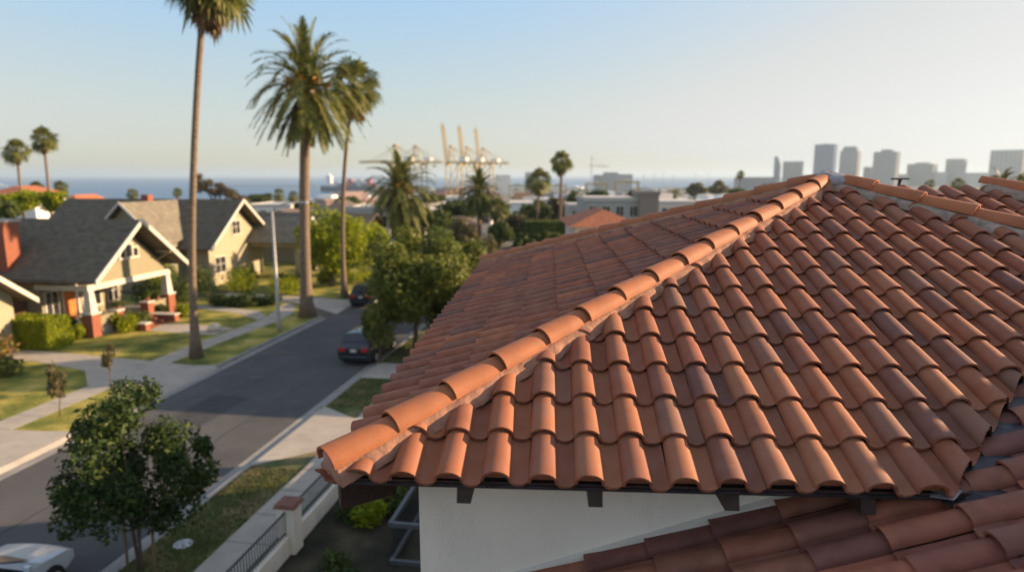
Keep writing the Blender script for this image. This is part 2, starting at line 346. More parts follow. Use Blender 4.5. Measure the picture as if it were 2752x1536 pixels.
def hip(a,b,n,mm=M_mortar,wl=.17,wr=.17,label=None,seed=0,hi=0.095,**k):
    h=mortar(a,b,house,mm,'hip_ridge',wl,wr,seed,hi=hi)
    if label: h['label']=label
    caps(a,b,n,parent=h,**k)
    return h
zo=0.03
hipA=hip((-.02,-.02,EZ+zo),(RUN,RUN,P0.z+zo),15,seed=1,wl=.12,wr=.15,hi=.085,label='sunlit hip ridge of overlapping terracotta caps')
hip((-.02,LB+.02,EZ+zo),(RUN,RUN,P0.z+zo),15,seed=2)
hip((RUN,RUN,P0.z+zo),(LB,0,EZ+zo),15,M_mortarg,seed=3,wl=.2,wr=.2,hi=.1,taper=0.9) if False else None
hC=mortar((LB,0,EZ+zo),(RUN,RUN,P0.z+zo),house,M_mortarg,'hip_ridge',.17,.19,3,hi=.08); hC['label']='right hand hip ridge with grey mortar under its caps'
# clip hC below the wing valley: start further up
caps((LB,0,EZ+zo),(RUN,RUN,P0.z+zo),13,parent=hC,mat=M_cap,taper=0.84)
hip((LB,LB,EZ+zo),(RUN,RUN,P0.z+zo),15,seed=4)
# plug at the corner end
pl=MB(); ca=Vector((-.02,-.02,EZ+zo)); D=Vector((RUN+.02,RUN+.02,P0.z-EZ)).normalized(); Sd=D.cross(Vector((0,0,1))).normalized(); Up=Sd.cross(D)
ring=[];N_=10
for i in range(N_+1):
    an=-.1+(math.pi+.2)*i/N_
    ring.append(ca+D*0.03+Sd*math.cos(an)*.1+Up*(math.sin(an)*.092+.09))
cen=[]
vs=[tuple(p) for p in ring]+[tuple(ca-D*(0.012)+Up*.11)]+[tuple(ca+D*.03-Up*.05+Sd*.09),tuple(ca+D*.03-Up*.05-Sd*.09)]
m_=MB(); m_.v=vs; m_.f=[(i,i+1,N_+1) for i in range(N_)]+[(0,N_+2,N_+1),(N_,N_+3,N_+1),(N_+2,N_+3,N_+1)]
m_.build('end_plug',pm('pink_mortar',(0.46,0.24,0.19),var=.2,scale=12,rough=.9,bump=.6,bscale=30),house,smooth=True)
# apex mortar and flashing
ap=MB()
def blob(mb,c,rx,ry,rz,seed,amp=.25,nu=20,nv=10,fr=1.0):
    base=len(mb.v)
    for j in range(nv+1):
        ph=math.pi*j/nv-math.pi/2
        for i in range(nu):
            t=2*math.pi*i/nu; d=Vector((math.cos(ph)*math.cos(t),math.cos(ph)*math.sin(t),math.sin(ph)))
            q=1+amp*noise.noise(d*2.1*fr+Vector((seed,seed*2,0)))
            mb.v.append((c[0]+d.x*rx*q,c[1]+d.y*ry*q,c[2]+d.z*rz*q))
    for j in range(nv):
        for i in range(nu): mb.f.append((base+j*nu+i,base+j*nu+(i+1)%nu,base+(j+1)*nu+(i+1)%nu,base+(j+1)*nu+i))
blob(ap,(RUN,RUN,P0.z+.08),.23,.23,.11,3.3,.3)
ap.build('ridge_mortar',M_leadl,house,smooth=True)
# walls, soffit
OV=0.42
w=MB(); w.box(OV,LB-OV,OV,LB-OV,0,EZ-0.03)
w.box(OV+.6,10.0,-6.0,OV-.003,0,EZ-.2-KW*2.62)
w.build('wall',M_stucco,house)
# low parapet strip that follows the lower roof against the wall
tr=MB()
pts=[]
for (u,z) in ((0.15,EZ-.09+KW*(0.15-U0)),(U0-.15,EZ-.09+KW*(-.15))):
    pts.append((u,z))
(a0,z0),(a1,z1)=pts
tr.add([(a0,OV-.035,z0+.05),(a1,OV-.035,z1+.05),(a1,OV-.035,z1+.13),(a0,OV-.035,z0+.13),(a0,OV+.01,z0+.05),(a1,OV+.01,z1+.05),(a1,OV+.01,z1+.15),(a0,OV+.01,z0+.15)],[(0,1,2,3),(3,2,6,7),(4,5,1,0),(0,3,7,4),(1,5,6,2)])
tr.build('wall_trim',pm('trim_stucco',(0.66,0.6,0.52),var=.06,rough=.85),house)
sf=MB()
zz=EZ-0.033
sf.box(0.02,LB-.02,0.02,OV,zz,zz+.022); sf.box(0.02,OV,OV,LB-.02,zz,zz+.022); sf.box(LB-OV,LB-.02,OV,LB-.02,zz,zz+.022); sf.box(OV,LB-OV,LB-OV,LB-.02,zz,zz+.022)
sf.build('soffit',M_wood,house)
fb=MB(); fb.box(-.005,U0+.1,-.005,.025,EZ-.032,EZ+.012); fb.box(-.005,.025,.026,LB,EZ-.032,EZ+.012); fb.build('fascia_board',M_wood,house)
gt=MB(); gt.box(-.012,U0+.05,-.018,-.0055,EZ-.02,EZ-.004); gt.build('drip_edge',M_lead,house)
for u in (0.78,1.57,2.37,3.15):
    r_=MB(); r_.add([(u-.042,-.0,EZ-.135),(u+.042,-.0,EZ-.135),(u+.042,OV+.02,EZ-.155),(u-.042,OV+.02,EZ-.155),(u-.042,.026,EZ-.034),(u+.042,.026,EZ-.034),(u+.042,OV+.02,EZ-.034),(u-.042,OV+.02,EZ-.034)],[(0,3,2,1),(4,5,6,7),(0,1,5,4),(1,2,6,5),(2,3,7,6),(3,0,4,7)])
    r_.build('rafter_tail',M_wood,house)
for v in [0.9+0.8*i for i in range(10)]:
    r_=MB(); r_.box(.026,OV+.02,v-.042,v+.042,EZ-.135,EZ-.034); r_.build('rafter_tail',M_wood,house)
# corner outlooker
r_=MB(); r_.add([(0.03,0.0,EZ-.2),(0.3,0.27,EZ-.23),(.2,.42,EZ-.23),(-.02,.1,EZ-.2),(0.03,0.0,EZ-.034),(0.34,0.3,EZ-.034),(.2,.46,EZ-.034),(-.02,.1,EZ-.034)],[(0,3,2,1),(4,5,6,7),(0,1,5,4),(1,2,6,5),(2,3,7,6),(3,0,4,7)])
r_.build('corner_bracket',M_wood,house)
# valley flashing: a V shaped dark metal strip with torn looking edges
vd=Vector((1,KW/K,0)); 
fl=MB(); n=40
vdir=Vector((K,KW,KW*K)).normalized()
for i in range(n+1):
    t=-0.1+3.6*i/n
    base=Vector((U0,0,EZ+.02))+vdir*t
    j1=.012*noise.noise(Vector((t*9,0,0))); j2=.012*noise.noise(Vector((t*9,5,0)))
    L_=(-0.12+j1); 
    # left edge lies on the front slope, right edge on the wing slope
    pl_=base+Vector((-vn.x*0,0,0))+vn*(0.17+j1); pl_.z=EZ+K*pl_.y+.004
    pr_=base-vn*(0.24+j2); pr_.z=EZ+KW*(pr_.x-U0)-.085
    md=base.copy(); md.z=EZ+K*max(md.y,0)+.012 if t>0 else EZ-.03
    fl.v+=[tuple(pl_),tuple(md),tuple(pr_)]
for i in range(n):
    for j in range(2): fl.f.append((i*3+j,i*3+j+1,(i+1)*3+j+1,(i+1)*3+j))
fl.build('valley_flashing',M_lead,house)
fl=MB(); fl.slab([(U0-.15,-.02,EZ+.0),(U0-.05,-.075,EZ+.01),(U0+.04,.0,EZ+.03),(U0-.08,.08,EZ+.03)],.004); fl.build('flashing_end',M_leadl,house)
# rear wing to the right with its own hip
A2=Vector((7.28,5.75,9.78)); K2=0.352
bm=bmesh.new(); rr=10
tile_slope(bm,(0,A2.y-rr*EXH,A2.z-K2*rr*EXH),(1,0,0),(0,1,0),K2,19,46,0,rr,0.1)
clip(bm,(A2.x,A2.y,0),(-s2,-s2,0)); clip(bm,(5.35,0,0),(1,0,0))
rw=bmobj(bm,'roof_slope',M_tile,house); rw['label']='small second roof slope beyond the right hand hip'
h2e=A2+Vector((3.9,-3.9,-K2*3.9))
h2=mortar(h2e+Vector((0,0,zo)),A2+Vector((0,0,zo)),house,M_mortarg,'hip_ridge',.2,.2,9)
caps(h2e+Vector((0,0,zo)),A2+Vector((-.05,.05,zo+.02)),12,parent=h2,mat=M_cap,taper=.84)
d=MB(); y1=A2.y-rr*EXH; z1=A2.z-K2*rr*EXH
d.slab([(5.4,y1,z1),(A2.x+rr*EXH,y1,z1),(A2.x,A2.y,A2.z),(5.4,A2.y,A2.z)],.03)
d.slab([(5.4,A2.y,A2.z),(A2.x,A2.y,A2.z),(A2.x+3.6,A2.y+3.6,A2.z-K2*3.6),(5.4,A2.y+3.6,A2.z-K2*3.6)],.04)
d.slab([(A2.x,A2.y,A2.z),(A2.x+3.6,A2.y-3.6,A2.z-K2*3.6),(A2.x+3.6,A2.y+3.6,A2.z-K2*3.6)],.04)
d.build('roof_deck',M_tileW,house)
w=MB(); w.box(9.2,A2.x+3.3,y1+.3,A2.y+3.3,0,z1-.05); w.build('wall',M_stucco,house)
# unseen back wing, added low behind the hip roof to shade the street
w=MB(); w.box(2.6,10.5,LB-OV,18.2,0,6.4); w.build('wall',M_stucco,house)
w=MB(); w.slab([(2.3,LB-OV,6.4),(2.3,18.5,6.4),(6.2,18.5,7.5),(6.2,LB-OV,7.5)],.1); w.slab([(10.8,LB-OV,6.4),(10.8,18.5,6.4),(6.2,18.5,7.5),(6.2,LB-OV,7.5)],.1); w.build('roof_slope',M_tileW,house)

# ================================================================ GROUND
def land_z(x,y):
    r=math.hypot(x,y); 
    pts=[(0,0),(85,0),(130,-1.5),(200,-5),(300,-9),(500,-17),(800,-26),(1100,-31),(1e5,-31)]
    z=-31
    for (r0,z0),(r1,z1) in zip(pts,pts[1:]):
        if r<=r1: z=z0+(z1-z0)*(r-r0)/(r1-r0); break
    q=x/max(y,1)
    sh=1180 if q<-.3 else (1180+(q+.3)/.08*1020 if q<-.22 else 2250)
    if q>.33: sh=4200
    if y>sh: z-=min(20,(y-sh)*0.08)
    return z-0.03
g=MB(); xs=[];ys=[]
ang=[R(-62+124*i/150) for i in range(151)]
rad=[0.5,8,15,25,40,60,75,85,95,110,130,150,175,200,240,280,330,400,480,560,650,750,850,950,1050,1100,1140,1180,1220,1260,1300,1400,1550,1700,1900,2100,2200,2260,2320,2500,3000,3600,4200,4300,4500]
for r_ in rad:
    for a_ in ang:
        x,y=r_*math.sin(a_),r_*math.cos(a_)
        g.v.append((x,y,land_z(x,y) if r_>80 else -.03))
k=len(ang)
for i in range(len(rad)-1):
    for j in range(k-1): g.f.append((i*k+j,i*k+j+1,(i+1)*k+j+1,(i+1)*k+j))
struct(g,'ground',M_land,smooth=True)
b_=MB().box(-60,60,-40,1.2,-.6,-.034); struct(b_,'ground',M_soil)
s_=MB(); s_.add([(-30000,-200,-33),(30000,-200,-33),(30000,45000,-33),(-30000,45000,-33)],[(0,1,2,3)]); struct(s_,'sea',M_sea)

def sheet(name,mat,pts,z,th=None,kind='structure'):
    m=MB(); m.poly([tuple(S(a,b,z)) for a,b in pts],th); return struct(m,name,mat)
KL,KR=-3.75,4.3
# asphalt street; it bends a little left beyond b=11
sheet('street',M_asph,[(KL-.1,-34),(KR+.1,-34),(KR+.1,14),(KR-1.2,34),(KR-6,62),(KL-7,62),(KL-2.2,34),(KL-.1,14)],0.0)
sheet('side_street',M_conc,[(-3.2,12.6),(-3.6,17.6),(-9,19.2),(-16,19.6),(-16,17.2),(-8,16.2),(-5.0,14.0)],0.004)
M_patch=pm('asphalt_patch',(.055,.054,.056),var=.2,scale=2,rough=.85,bump=.3,bscale=50)
for q_ in ([(-1.5,-9),(.3,-9.2),(.4,-5.2),(-1.4,-5)],[(1.6,3.5),(3.2,3.4),(3.3,6.2),(1.7,6.4)],[(-2.9,-19),(-1.6,-19.1),(-1.5,-16.5),(-2.8,-16.4)]): sheet('asphalt_patch',M_patch,q_,.004)
_rn=random.Random(9)
for (a0,b0,n_) in ((-.1,-24,60),(-2.2,-12,30),(2.0,-16,26)):
    m_=MB(); a=a0
    for i in range(n_):
        a2=a+_rn.uniform(-.09,.09); b=b0+i*.6; m_.add([S(a-.022,b,.0065),S(a+.022,b,.0065),S(a2+.022,b+.6,.0065),S(a2-.022,b+.6,.0065)],[(0,1,2,3)]); a=a2
    struct(m_,'crack_seal',M_patch,fix=False)
def seg(name,mat,a0,a1,b0,b1,z0,z1,br=None):
    m=MB(); 
    m.add([S(a0,b0,z0),S(a1,b0,z0),S(a1,b1,z0),S(a0,b1,z0),S(a0,b0,z1),S(a1,b0,z1),S(a1,b1,z1),S(a0,b1,z1)],[(0,3,2,1),(4,5,6,7),(0,1,5,4),(1,2,6,5),(2,3,7,6),(3,0,4,7)])
    return struct(m,name,mat)
# gutters and kerbs (gaps at driveways)
seg('gutter',M_concd,KL-.0,KL+.42,-34,11.2,-.01,.008); seg('gutter',M_concd,KR-.42,KR,-34,30,-.01,.008)
for b0,b1 in ((-34,-16.2),(-10.3,-6.2),(-1.2,11.4)): seg('kerb',M_concd,KL-.17,KL,b0,b1,-.02,.13)
for b0,b1 in ((-34,-11.9),(-6.2,-1.9),(0.6,30)): seg('kerb',M_concd,KR,KR+.17,b0,b1,-.02,.13)
# lawn slabs
def slab(name,mat,pts,z=.115): 
    m=MB(); m.poly([tuple(S(a,b,z)) for a,b in pts],.14); return struct(m,name,mat)
slab('lawn',M_grass,[(KL-.17,-34),(KL-.17,-16.2),(KL-.17,-10.3),(KL-.17,-6.2),(-4.6,-5.5),(-4.6,-2.0),(KL-.17,-1.2),(KL-.17,10.5),(-4.4,11.9),(-5.6,13.4),(-8,15.4),(-16,16.6),(-60,17),(-60,-34)])
slab('lawn',M_grass,[(-5.2,18.3),(-16,20.2),(-60,21),(-60,60),(-13,60),(-8,34)],.1)
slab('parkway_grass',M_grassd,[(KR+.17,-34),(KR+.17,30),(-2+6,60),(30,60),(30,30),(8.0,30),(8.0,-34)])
slab('garden_soil',M_soil,[(8.0,-34),(8.0,30),(30,30),(30,-34)],.1)
zc=.121
def walk(name,pts,z=zc,mat=M_conc): 
    m=MB(); m.poly([tuple(S(a,b,z)) for a,b in pts],.02); return struct(m,name,mat)
walk('sidewalk',[(-7.9,-34),(-6.6,-34),(-6.6,-6.4),(-6.6,-1.0),(-6.5,3),(-6.0,10),(-6.3,12.2),(-7.5,14.6),(-8.6,15.3),(-7.4,10),(-7.8,3),(-7.9,-.9)])
walk('sidewalk',[(6.35,-34),(7.65,-34),(7.65,30),(6.35,30)])
for (pts) in ([(KL-.17,-16.4),(KL-.17,-10.2),(-5.2,-10.4),(-6.6,-10.5),(-7.9,-10.8),(-22,-12),(-22,-15.6),(-7,-15.6)],
            [(KL-.17,-6.4),(KL-.17,-1.1),(-5.0,-1.3),(-8,-.9),(-14.5,-.1),(-25,.4),(-25,-2.2),(-14,-1.9),(-10,-3.0),(-8.1,-5.0),(-5.4,-5.8)]):
    m=MB(); m.poly([tuple(S(a,b,.127)) for a,b in pts],.03); struct(m,'driveway',M_conc)
m=MB(); m.poly([tuple(S(a,b,.127)) for a,b in [(KR+.17,-12),(KR+.17,-6.1),(6.2,-7.2),(7.7,-7.4),(14,-7.4),(14,-10.3),(7.7,-10.3),(6.3,-10.4)]],.03); struct(m,'driveway',M_conc)
m=MB(); m.poly([tuple(S(a,b,.127)) for a,b in [(KR+.17,-2.0),(KR+.17,.7),(8,.5),(8,-1.7)]],.03); struct(m,'driveway',M_conc)
# aprons sloping to the gutter
def apron(a0,a1,b0,b1):
    m=MB(); m.add([S(a0,b0,.012),S(a0,b1,.012),S(a1,b1,.124),S(a1,b0,.124)],[(0,1,2,3)]); struct(m,'driveway_apron',M_conc)
apron(KL+.05,KL-.171,-16.2,-10.3); apron(KL+.05,KL-.171,-6.2,-1.2); apron(KR-.05,KR+.171,-11.9,-6.2); apron(KR-.05,KR+.171,-1.9,.6)
# joints in the sidewalks
jn=MB()
for i in range(36):
    b=-33+1.5*i
    if b<12: 
        for (a0,a1) in ((-7.88,-6.62),): jn.add([S(a0,b,zc+.003),S(a1,b,zc+.003),S(a1,b+.03,zc+.003),S(a0,b+.03,zc+.003)],[(0,1,2,3)])
    if b<29: jn.add([S(6.36,b,zc+.003),S(7.64,b,zc+.003),S(7.64,b+.03,zc+.003),S(6.36,b+.03,zc+.003)],[(0,1,2,3)])
struct(jn,'sidewalk_joints',M_joint,fix=False)
walk('garden_path',[(-8.0,5.0),(-12.9,5.4),(-13.2,7.4),(-10.6,7.4),(-7.9,7.0)],.119)
walk('garden_path',[(-7.4,10.4),(-9,12.2),(-14,13.6),(-20,14),(-20,12.9),(-14,12.4),(-10,11.2),(-7.6,9.4)],.119,M_conc)
# grass blades on the near verges (uncountable)
rnd=random.Random(3)
gb=MB()
for i in range(26000):
    if i%3: a=rnd.uniform(KR+.2,6.3); b=-20+rnd.random()**1.3*26
    else: a=rnd.uniform(-20,KL-.3); b=rnd.uniform(-16,12)
    if a>0 and (-12<b<-6.1 or -2<b<.7): continue
    if a<0:
        if -8<a<-6.5 or -6.4<b<-.8 or (b<-10.2): continue
        if b>-1.5 and a<-13: continue
        if 4.8<b<7.6: continue
    p=S(a,b,.115); h=rnd.uniform(.03,.08); t=rnd.uniform(0,6.28); w_=.02
    gb.add([(p.x-w_*math.cos(t),p.y-w_*math.sin(t),p.z),(p.x+w_*math.cos(t),p.y+w_*math.sin(t),p.z),(p.x+rnd.uniform(-.03,.03),p.y+rnd.uniform(-.03,.03),p.z+h)],[(0,1,2)])
tag(gb.build('grass',leafmat('grass_blades',[(0.07,.1,.02),(.12,.13,.03),(.2,.17,.06),(.09,.12,.025),(.26,.2,.09)]),fix=False),'short dry green grass on the verges and lawns','grass',kind='stuff')
# ================================================================ VEGETATION
def leaves(mb,c,rx,ry,rz,n,size,rn,shell=.55,flat=0.0):
    for i in range(n):
        while True:
            d=Vector((rn.gauss(0,1),rn.gauss(0,1),rn.gauss(0,1)))
            if d.length>.01: break
        d.normalize(); r=(shell+(1-shell)*rn.random())
        if rn.random()<.25: r=rn.random()**.5
        p=Vector((c[0]+d.x*rx*r,c[1]+d.y*ry*r,c[2]+d.z*rz*r))
        nrm=(d*.7+Vector((rn.gauss(0,1),rn.gauss(0,1),rn.gauss(0,1)))*.6).normalized()
        a=nrm.orthogonal().normalized(); a.rotate(Matrix.Rotation(rn.uniform(0,6.28),3,nrm)); b=nrm.cross(a)
        s=size*rn.uniform(.6,1.3); a=a*s; b=b*s*.5
        k=len(mb.v); mb.v+=[tuple(p-a),tuple(p+b),tuple(p+a),tuple(p-b)]; mb.f.append((k,k+1,k+2,k+3))
def tree(name,label,cat,loc,zt,zb,rx,ry,mat,n=3500,size=.14,nb=16,tr=.12,seed=1,group=None,trunks=1,barkm=M_bark,sq=.75,blobr=.38,extra=()):
    """crown between heights zb and zt (above loc)"""
    rn=random.Random(seed); t=thing(name,label,cat,loc,0,group)
    cz=(zt+zb)/2; rz=(zt-zb)/2; cr=MB(); tk=MB(); cs=[]
    for i in range(nb):
        while True:
            d=Vector((rn.uniform(-1,1),rn.uniform(-1,1),rn.uniform(-1,1)))
            if .25<d.length<1: break
        br=rn.uniform(.65,1.25)*blobr
        d=d*(1-br*.75)
        cs.append((Vector((d.x*rx,d.y*ry,cz+d.z*rz)),br))
    cs+=[(Vector(e_[:3]),e_[3]) for e_ in extra]
    per=n//len(cs)
    for (c,br) in cs:
        leaves(cr,c,rx*br,ry*br,rz*br*1.1*sq/.75,per,size,rn)
    cr.build('crown' ,mat,t,fix=False)
    for j in range(trunks):
        ox=rn.uniform(-.25,.25)*(trunks>1); top=Vector((rn.uniform(-.2,.2)*rx,rn.uniform(-.2,.2)*ry,cz))
        mid=Vector((ox*1.5+rn.uniform(-.1,.1),rn.uniform(-.1,.1),zb+(cz-zb)*.4))
        tk.tube([(ox,0,-.1),(ox*1.2,0,zb*.5),mid,top],[tr*1.25,tr,tr*.8,tr*.35],8)
    for (c,br) in cs[:10]: tk.tube([(0,0,zb+(cz-zb)*.2),Vector((c.x*.4,c.y*.4,(zb+c.z)/2)),c],[tr*.5,tr*.35,tr*.12],5)
    tk.build('trunk',barkm,t,smooth=True)
    return t
def bush(name,label,cat,loc,rx,ry,h,mat,n=900,size=.1,seed=1,group=None,nb=7):
    rn=random.Random(seed); m=MB()
    for i in range(nb):
        c=(rn.uniform(-.6,.6)*rx,rn.uniform(-.6,.6)*ry,h*rn.uniform(.35,.6)); leaves(m,c,rx*.5,ry*.5,h*.45,n//nb,size,rn)
    o=m.build(name,mat,fix=False,loc=loc); return tag(o,label,cat,group)
def hedge(name,label,loc,rz,lx,ly,h,mat,n=1800,size=.09,seed=1,group=None):
    rn=random.Random(seed); m=MB()
    m.box(-lx/2+.06,lx/2-.06,-ly/2+.06,ly/2-.06,0,h-.08)
    for i in range(n):
        f=rn.random()
        x=rn.uniform(-1,1)*lx/2;y=rn.uniform(-1,1)*ly/2;z=rn.uniform(0.03,1)*h
        w_=rn.random()
        if w_<.35: z=h+rn.uniform(-.06,.05)
        elif w_<.68: y=(1 if rn.random()<.4 else -1)*ly/2+rn.uniform(-.05,.05)
        else: x=(1 if rn.random()<.6 else -1)*lx/2+rn.uniform(-.05,.05)
        nrm=Vector((rn.gauss(0,1),rn.gauss(0,1),rn.gauss(0,1))).normalized(); a=nrm.orthogonal().normalized(); b=nrm.cross(a); s=size*rn.uniform(.6,1.3)
        p=Vector((x,y,z)); k=len(m.v); m.v+=[tuple(p-a*s),tuple(p+b*s*.5),tuple(p+a*s),tuple(p-b*s*.5)]; m.f.append((k,k+1,k+2,k+3))
    o=m.build(name,mat,fix=False,loc=loc,rz=rz); return tag(o,label,'hedge',group)
def date_palm(label,loc,h,rad,nf,seed,tr=.4,fruit=True,lean=(0,0),group=None,lw=.1,nst=11):
    rn=random.Random(seed); t=thing('date_palm',label,'palm tree',loc,0,group)
    tk=MB(); pts=[];rs=[]
    for i in range(15):
        f=i/14; pts.append((lean[0]*f*f,lean[1]*f*f,h*f-.1)); r=tr*(1.0+.9*math.exp(-f*14)-.12*f)
        if f>.86: r=tr*(1.0+.75*math.sin((f-.86)/.14*math.pi*.75))
        rs.append(r*(1+.04*rn.uniform(-1,1)))
    tk.tube(pts,rs,14); tk.build('trunk',M_palmbark,t,smooth=True)
    c=Vector((lean[0],lean[1],h-.1)); cr=MB()
    for i in range(nf):
        u=(i+.5)/nf; el=R(86-158*u**1.0)+rn.uniform(-.1,.1); az=i*2.39996+rn.uniform(-.2,.2)
        L=rad*1.2*rn.uniform(.88,1.08)*(1 if el>R(-20) else .9); st=L/nst
        d=Vector((math.cos(az)*math.cos(el),math.sin(az)*math.cos(el),math.sin(el))); p=c+d*.25; sd=d.cross(Vector((0,0,1)))
        if sd.length<.05: sd=Vector((math.cos(az+1.57),math.sin(az+1.57),0))
        sd.normalize(); prev=p.copy()
        for s_ in range(nst):
            d=(d+Vector((0,0,-.09-.016*s_))*(1 if d.z>-.8 else .2)).normalized(); q=p+d*st; up=sd.cross(d).normalized()
            f=s_/nst; w0=.03*(1-f)+.008
            k=len(cr.v); cr.v+=[tuple(p-sd*w0),tuple(p+sd*w0),tuple(q+sd*w0*.9),tuple(q-sd*w0*.9)]; cr.f.append((k,k+1,k+2,k+3))
            ll=rad*.19*math.sin(math.pi*min(1,.18+f*.8))+.08
            for m_ in range(4):
                pp=p.lerp(q,m_/4)
                for sg in (-1,1):
                    tip=pp+(sd*sg*.55+d*.78+up*rn.uniform(-.05,.3)-Vector((0,0,.12))).normalized()*ll*rn.uniform(.8,1.15)
                    wv=d*lw*.5
                    k=len(cr.v); cr.v+=[tuple(pp-wv),tuple(pp+wv),tuple(tip)]; cr.f.append((k,k+1,k+2))
            p=q
    cr.build('crown',L_palm,t,fix=False)
    if fruit:
        fm=MB()
        for i in range(26):
            az=rn.uniform(0,6.28); el=rn.uniform(.1,1.2); L=rad*rn.uniform(.2,.4)
            q=c+Vector((math.cos(az)*math.cos(el),math.sin(az)*math.cos(el),math.sin(el)))*L
            for j in range(14):
                e_=q+Vector((rn.gauss(0,.13),rn.gauss(0,.13),-rn.random()*.5)); fm.tube([q,q.lerp(e_,.5)+Vector((0,0,.06)),e_],[.03,.045,.05],4)
            fm.tube([c,q],[.05,.03],5)
        fm.build('fruit_stalks',L_fruit,t,fix=False)
    return t
def fan_palm(label,loc,h,rad,nf,seed,tr=.2,skirt=30,lean=(0,0),group=None,flare=1.2,nseg=13,drop=1.0):
    rn=random.Random(seed); t=thing('fan_palm',label,'palm tree',loc,0,group)
    tk=MB(); pts=[];rs=[]
    for i in range(15):
        f=i/14; pts.append((lean[0]*f*f+.06*math.sin(f*5+seed),lean[1]*f*f,h*f-.1)); rs.append(tr*(1.0+flare*math.exp(-f*h/1.1)-.22*f))
    tk.tube(pts,rs,12); tk.build('trunk',M_palmbark,t,smooth=True)
    c=Vector((lean[0]+.06*math.sin(5+seed),lean[1],h-.15)); cr=MB(); dd=MB()
    def fan(mb,p,d,bl,spread,droop,wd):
        sd=d.cross(Vector((0,0,1)))
        if sd.length<.05: sd=Vector((1,0,0))
        sd.normalize(); sd.rotate(Matrix.Rotation(rn.uniform(-.9,.9),3,d.normalized())); up=sd.cross(d).normalized()
        for k_ in range(nseg):
            an=(k_/(nseg-1)-.5)*spread
            r=d*math.cos(an)+sd*math.sin(an); ln=bl*(1-.25*abs(an)/(spread/2))*rn.uniform(.85,1.1)
            mid=p+r*ln*.62+up*.04; tip=p+r*ln+Vector((0,0,-droop*ln*rn.uniform(.35,.7)))
            side=(sd*math.cos(an)-d*math.sin(an))*wd*ln
            k=len(mb.v); mb.v+=[tuple(p),tuple(mid-side),tuple(tip),tuple(mid+side)]; mb.f.append((k,k+1,k+2,k+3))
    for i in range(nf):
        u=(i+.5)/nf; el=R(85-140*u)+rn.uniform(-.2,.2); az=i*2.39996+rn.uniform(-.2,.2)
        d=Vector((math.cos(az)*math.cos(el),math.sin(az)*math.cos(el),math.sin(el)))
        pl=rad*rn.uniform(.42,.62); p=c+d*.1; mid=c+d*pl*.6+Vector((0,0,.03)); e_=c+d*pl-Vector((0,0,pl*.08))
        cr.tube([p,mid,e_],[.03,.02,.015],3,cap=False)
        d2=(e_-mid).normalized(); d2=(d2+Vector((0,0,-.25*u))).normalized()
        fan(cr,e_,d2,rad*rn.uniform(.45,.6),R(200),.45,.075)
    for i in range(skirt):
        az=rn.uniform(0,6.28); el=R(rn.uniform(-80,-45)); d=Vector((math.cos(az)*math.cos(el),math.sin(az)*math.cos(el),math.sin(el)))
        z0=c-Vector((0,0,rn.uniform(0,.5)*drop*rad)); pl=rad*rn.uniform(.12,.3); e_=z0+d*pl
        dd.tube([z0,e_],[.03,.02],3,cap=False); fan(dd,e_,(d+Vector((0,0,-.7))).normalized(),rad*rn.uniform(.3,.55)*drop,R(75),.2,.08)
    cr.build('crown',L_palm,t,fix=False)
    if skirt: dd.build('dead_frond_skirt',L_palmd,t,fix=False)
    return t

fan_palm('tallest fan palm on the verge, its crown cut by the top of the photo',G(531,961,.1),19.8,2.5,70,11,tr=.195,skirt=44,flare=1.1,lean=(2.05,0),drop=1.05)
date_palm('thick date palm with a full round crown and orange fruit at the street corner',G(826,850,.1),15.7,3.95,104,5,tr=.36,lean=(.8,0),lw=.15)
fan_palm('slim fan palm directly behind the date palm crown',G(924,796,.05),17.0,2.4,64,8,tr=.18,skirt=34,lean=(1.5,0))
def at(px,py,Y,z0=None):
    q=Q(px,py,Y); zb=land_z(q.x,q.y) if z0 is None else z0; return Vector((q.x,q.y,zb)),q.z-zb
def fp(px,py,Y,rad,seed,label,skirt=14,tr=.2,date=False,nf=50,group=None,**k):
    l,h=at(px,py,Y)
    if date: return date_palm(label,l,h-.1*rad,rad,nf,seed,tr=tr,fruit=False,group=group,lw=.3,**k)
    return fan_palm(label,l,h,rad,nf,seed,tr=tr,skirt=skirt,group=group,flare=.6,**k)
fp(43,402,90,1.95,21,'dark leaved fan palm at the left edge, left of a taller palm, against the sky',tr=.2)
fp(115,372,86,1.9,22,'taller of the two fan palms standing against the sky near the left edge',tr=.19,skirt=22)
fp(98,500,125,1.4,23,'stubby brown fan palm just left of the tall palm trunk near the left edge',skirt=26,tr=.16)
fp(163,500,130,1.5,24,'round stubby fan palm in front of the sea right of the tall left palms',skirt=26,tr=.2)
date_l,hh=at(1076,520,82); date_palm('bushy date palm in the middle distance in front of the left cranes',date_l,hh+.1,4.6,120,31,tr=.42,fruit=True,lw=.26)
fp(1287,512,92,3.1,32,'broad drooping palm below the three raised crane booms',date=True,tr=.3,nf=80)
fp(1338,560,90,2.0,33,'smaller ragged palm leaning beside the broad palm below the cranes',tr=.26,skirt=40)
fp(1447,485,112,2.6,34,'loose headed palm with hanging fronds left of the tall slim palm',tr=.22,skirt=16)
fp(1508,432,100,2.0,35,'tall slim fan palm with a dense oval head left of the tile roof',tr=.24,skirt=30)
fp(1990,468,240,1.7,36,'lone tiny fan palm above the tile ridge left of the towers',tr=.2)
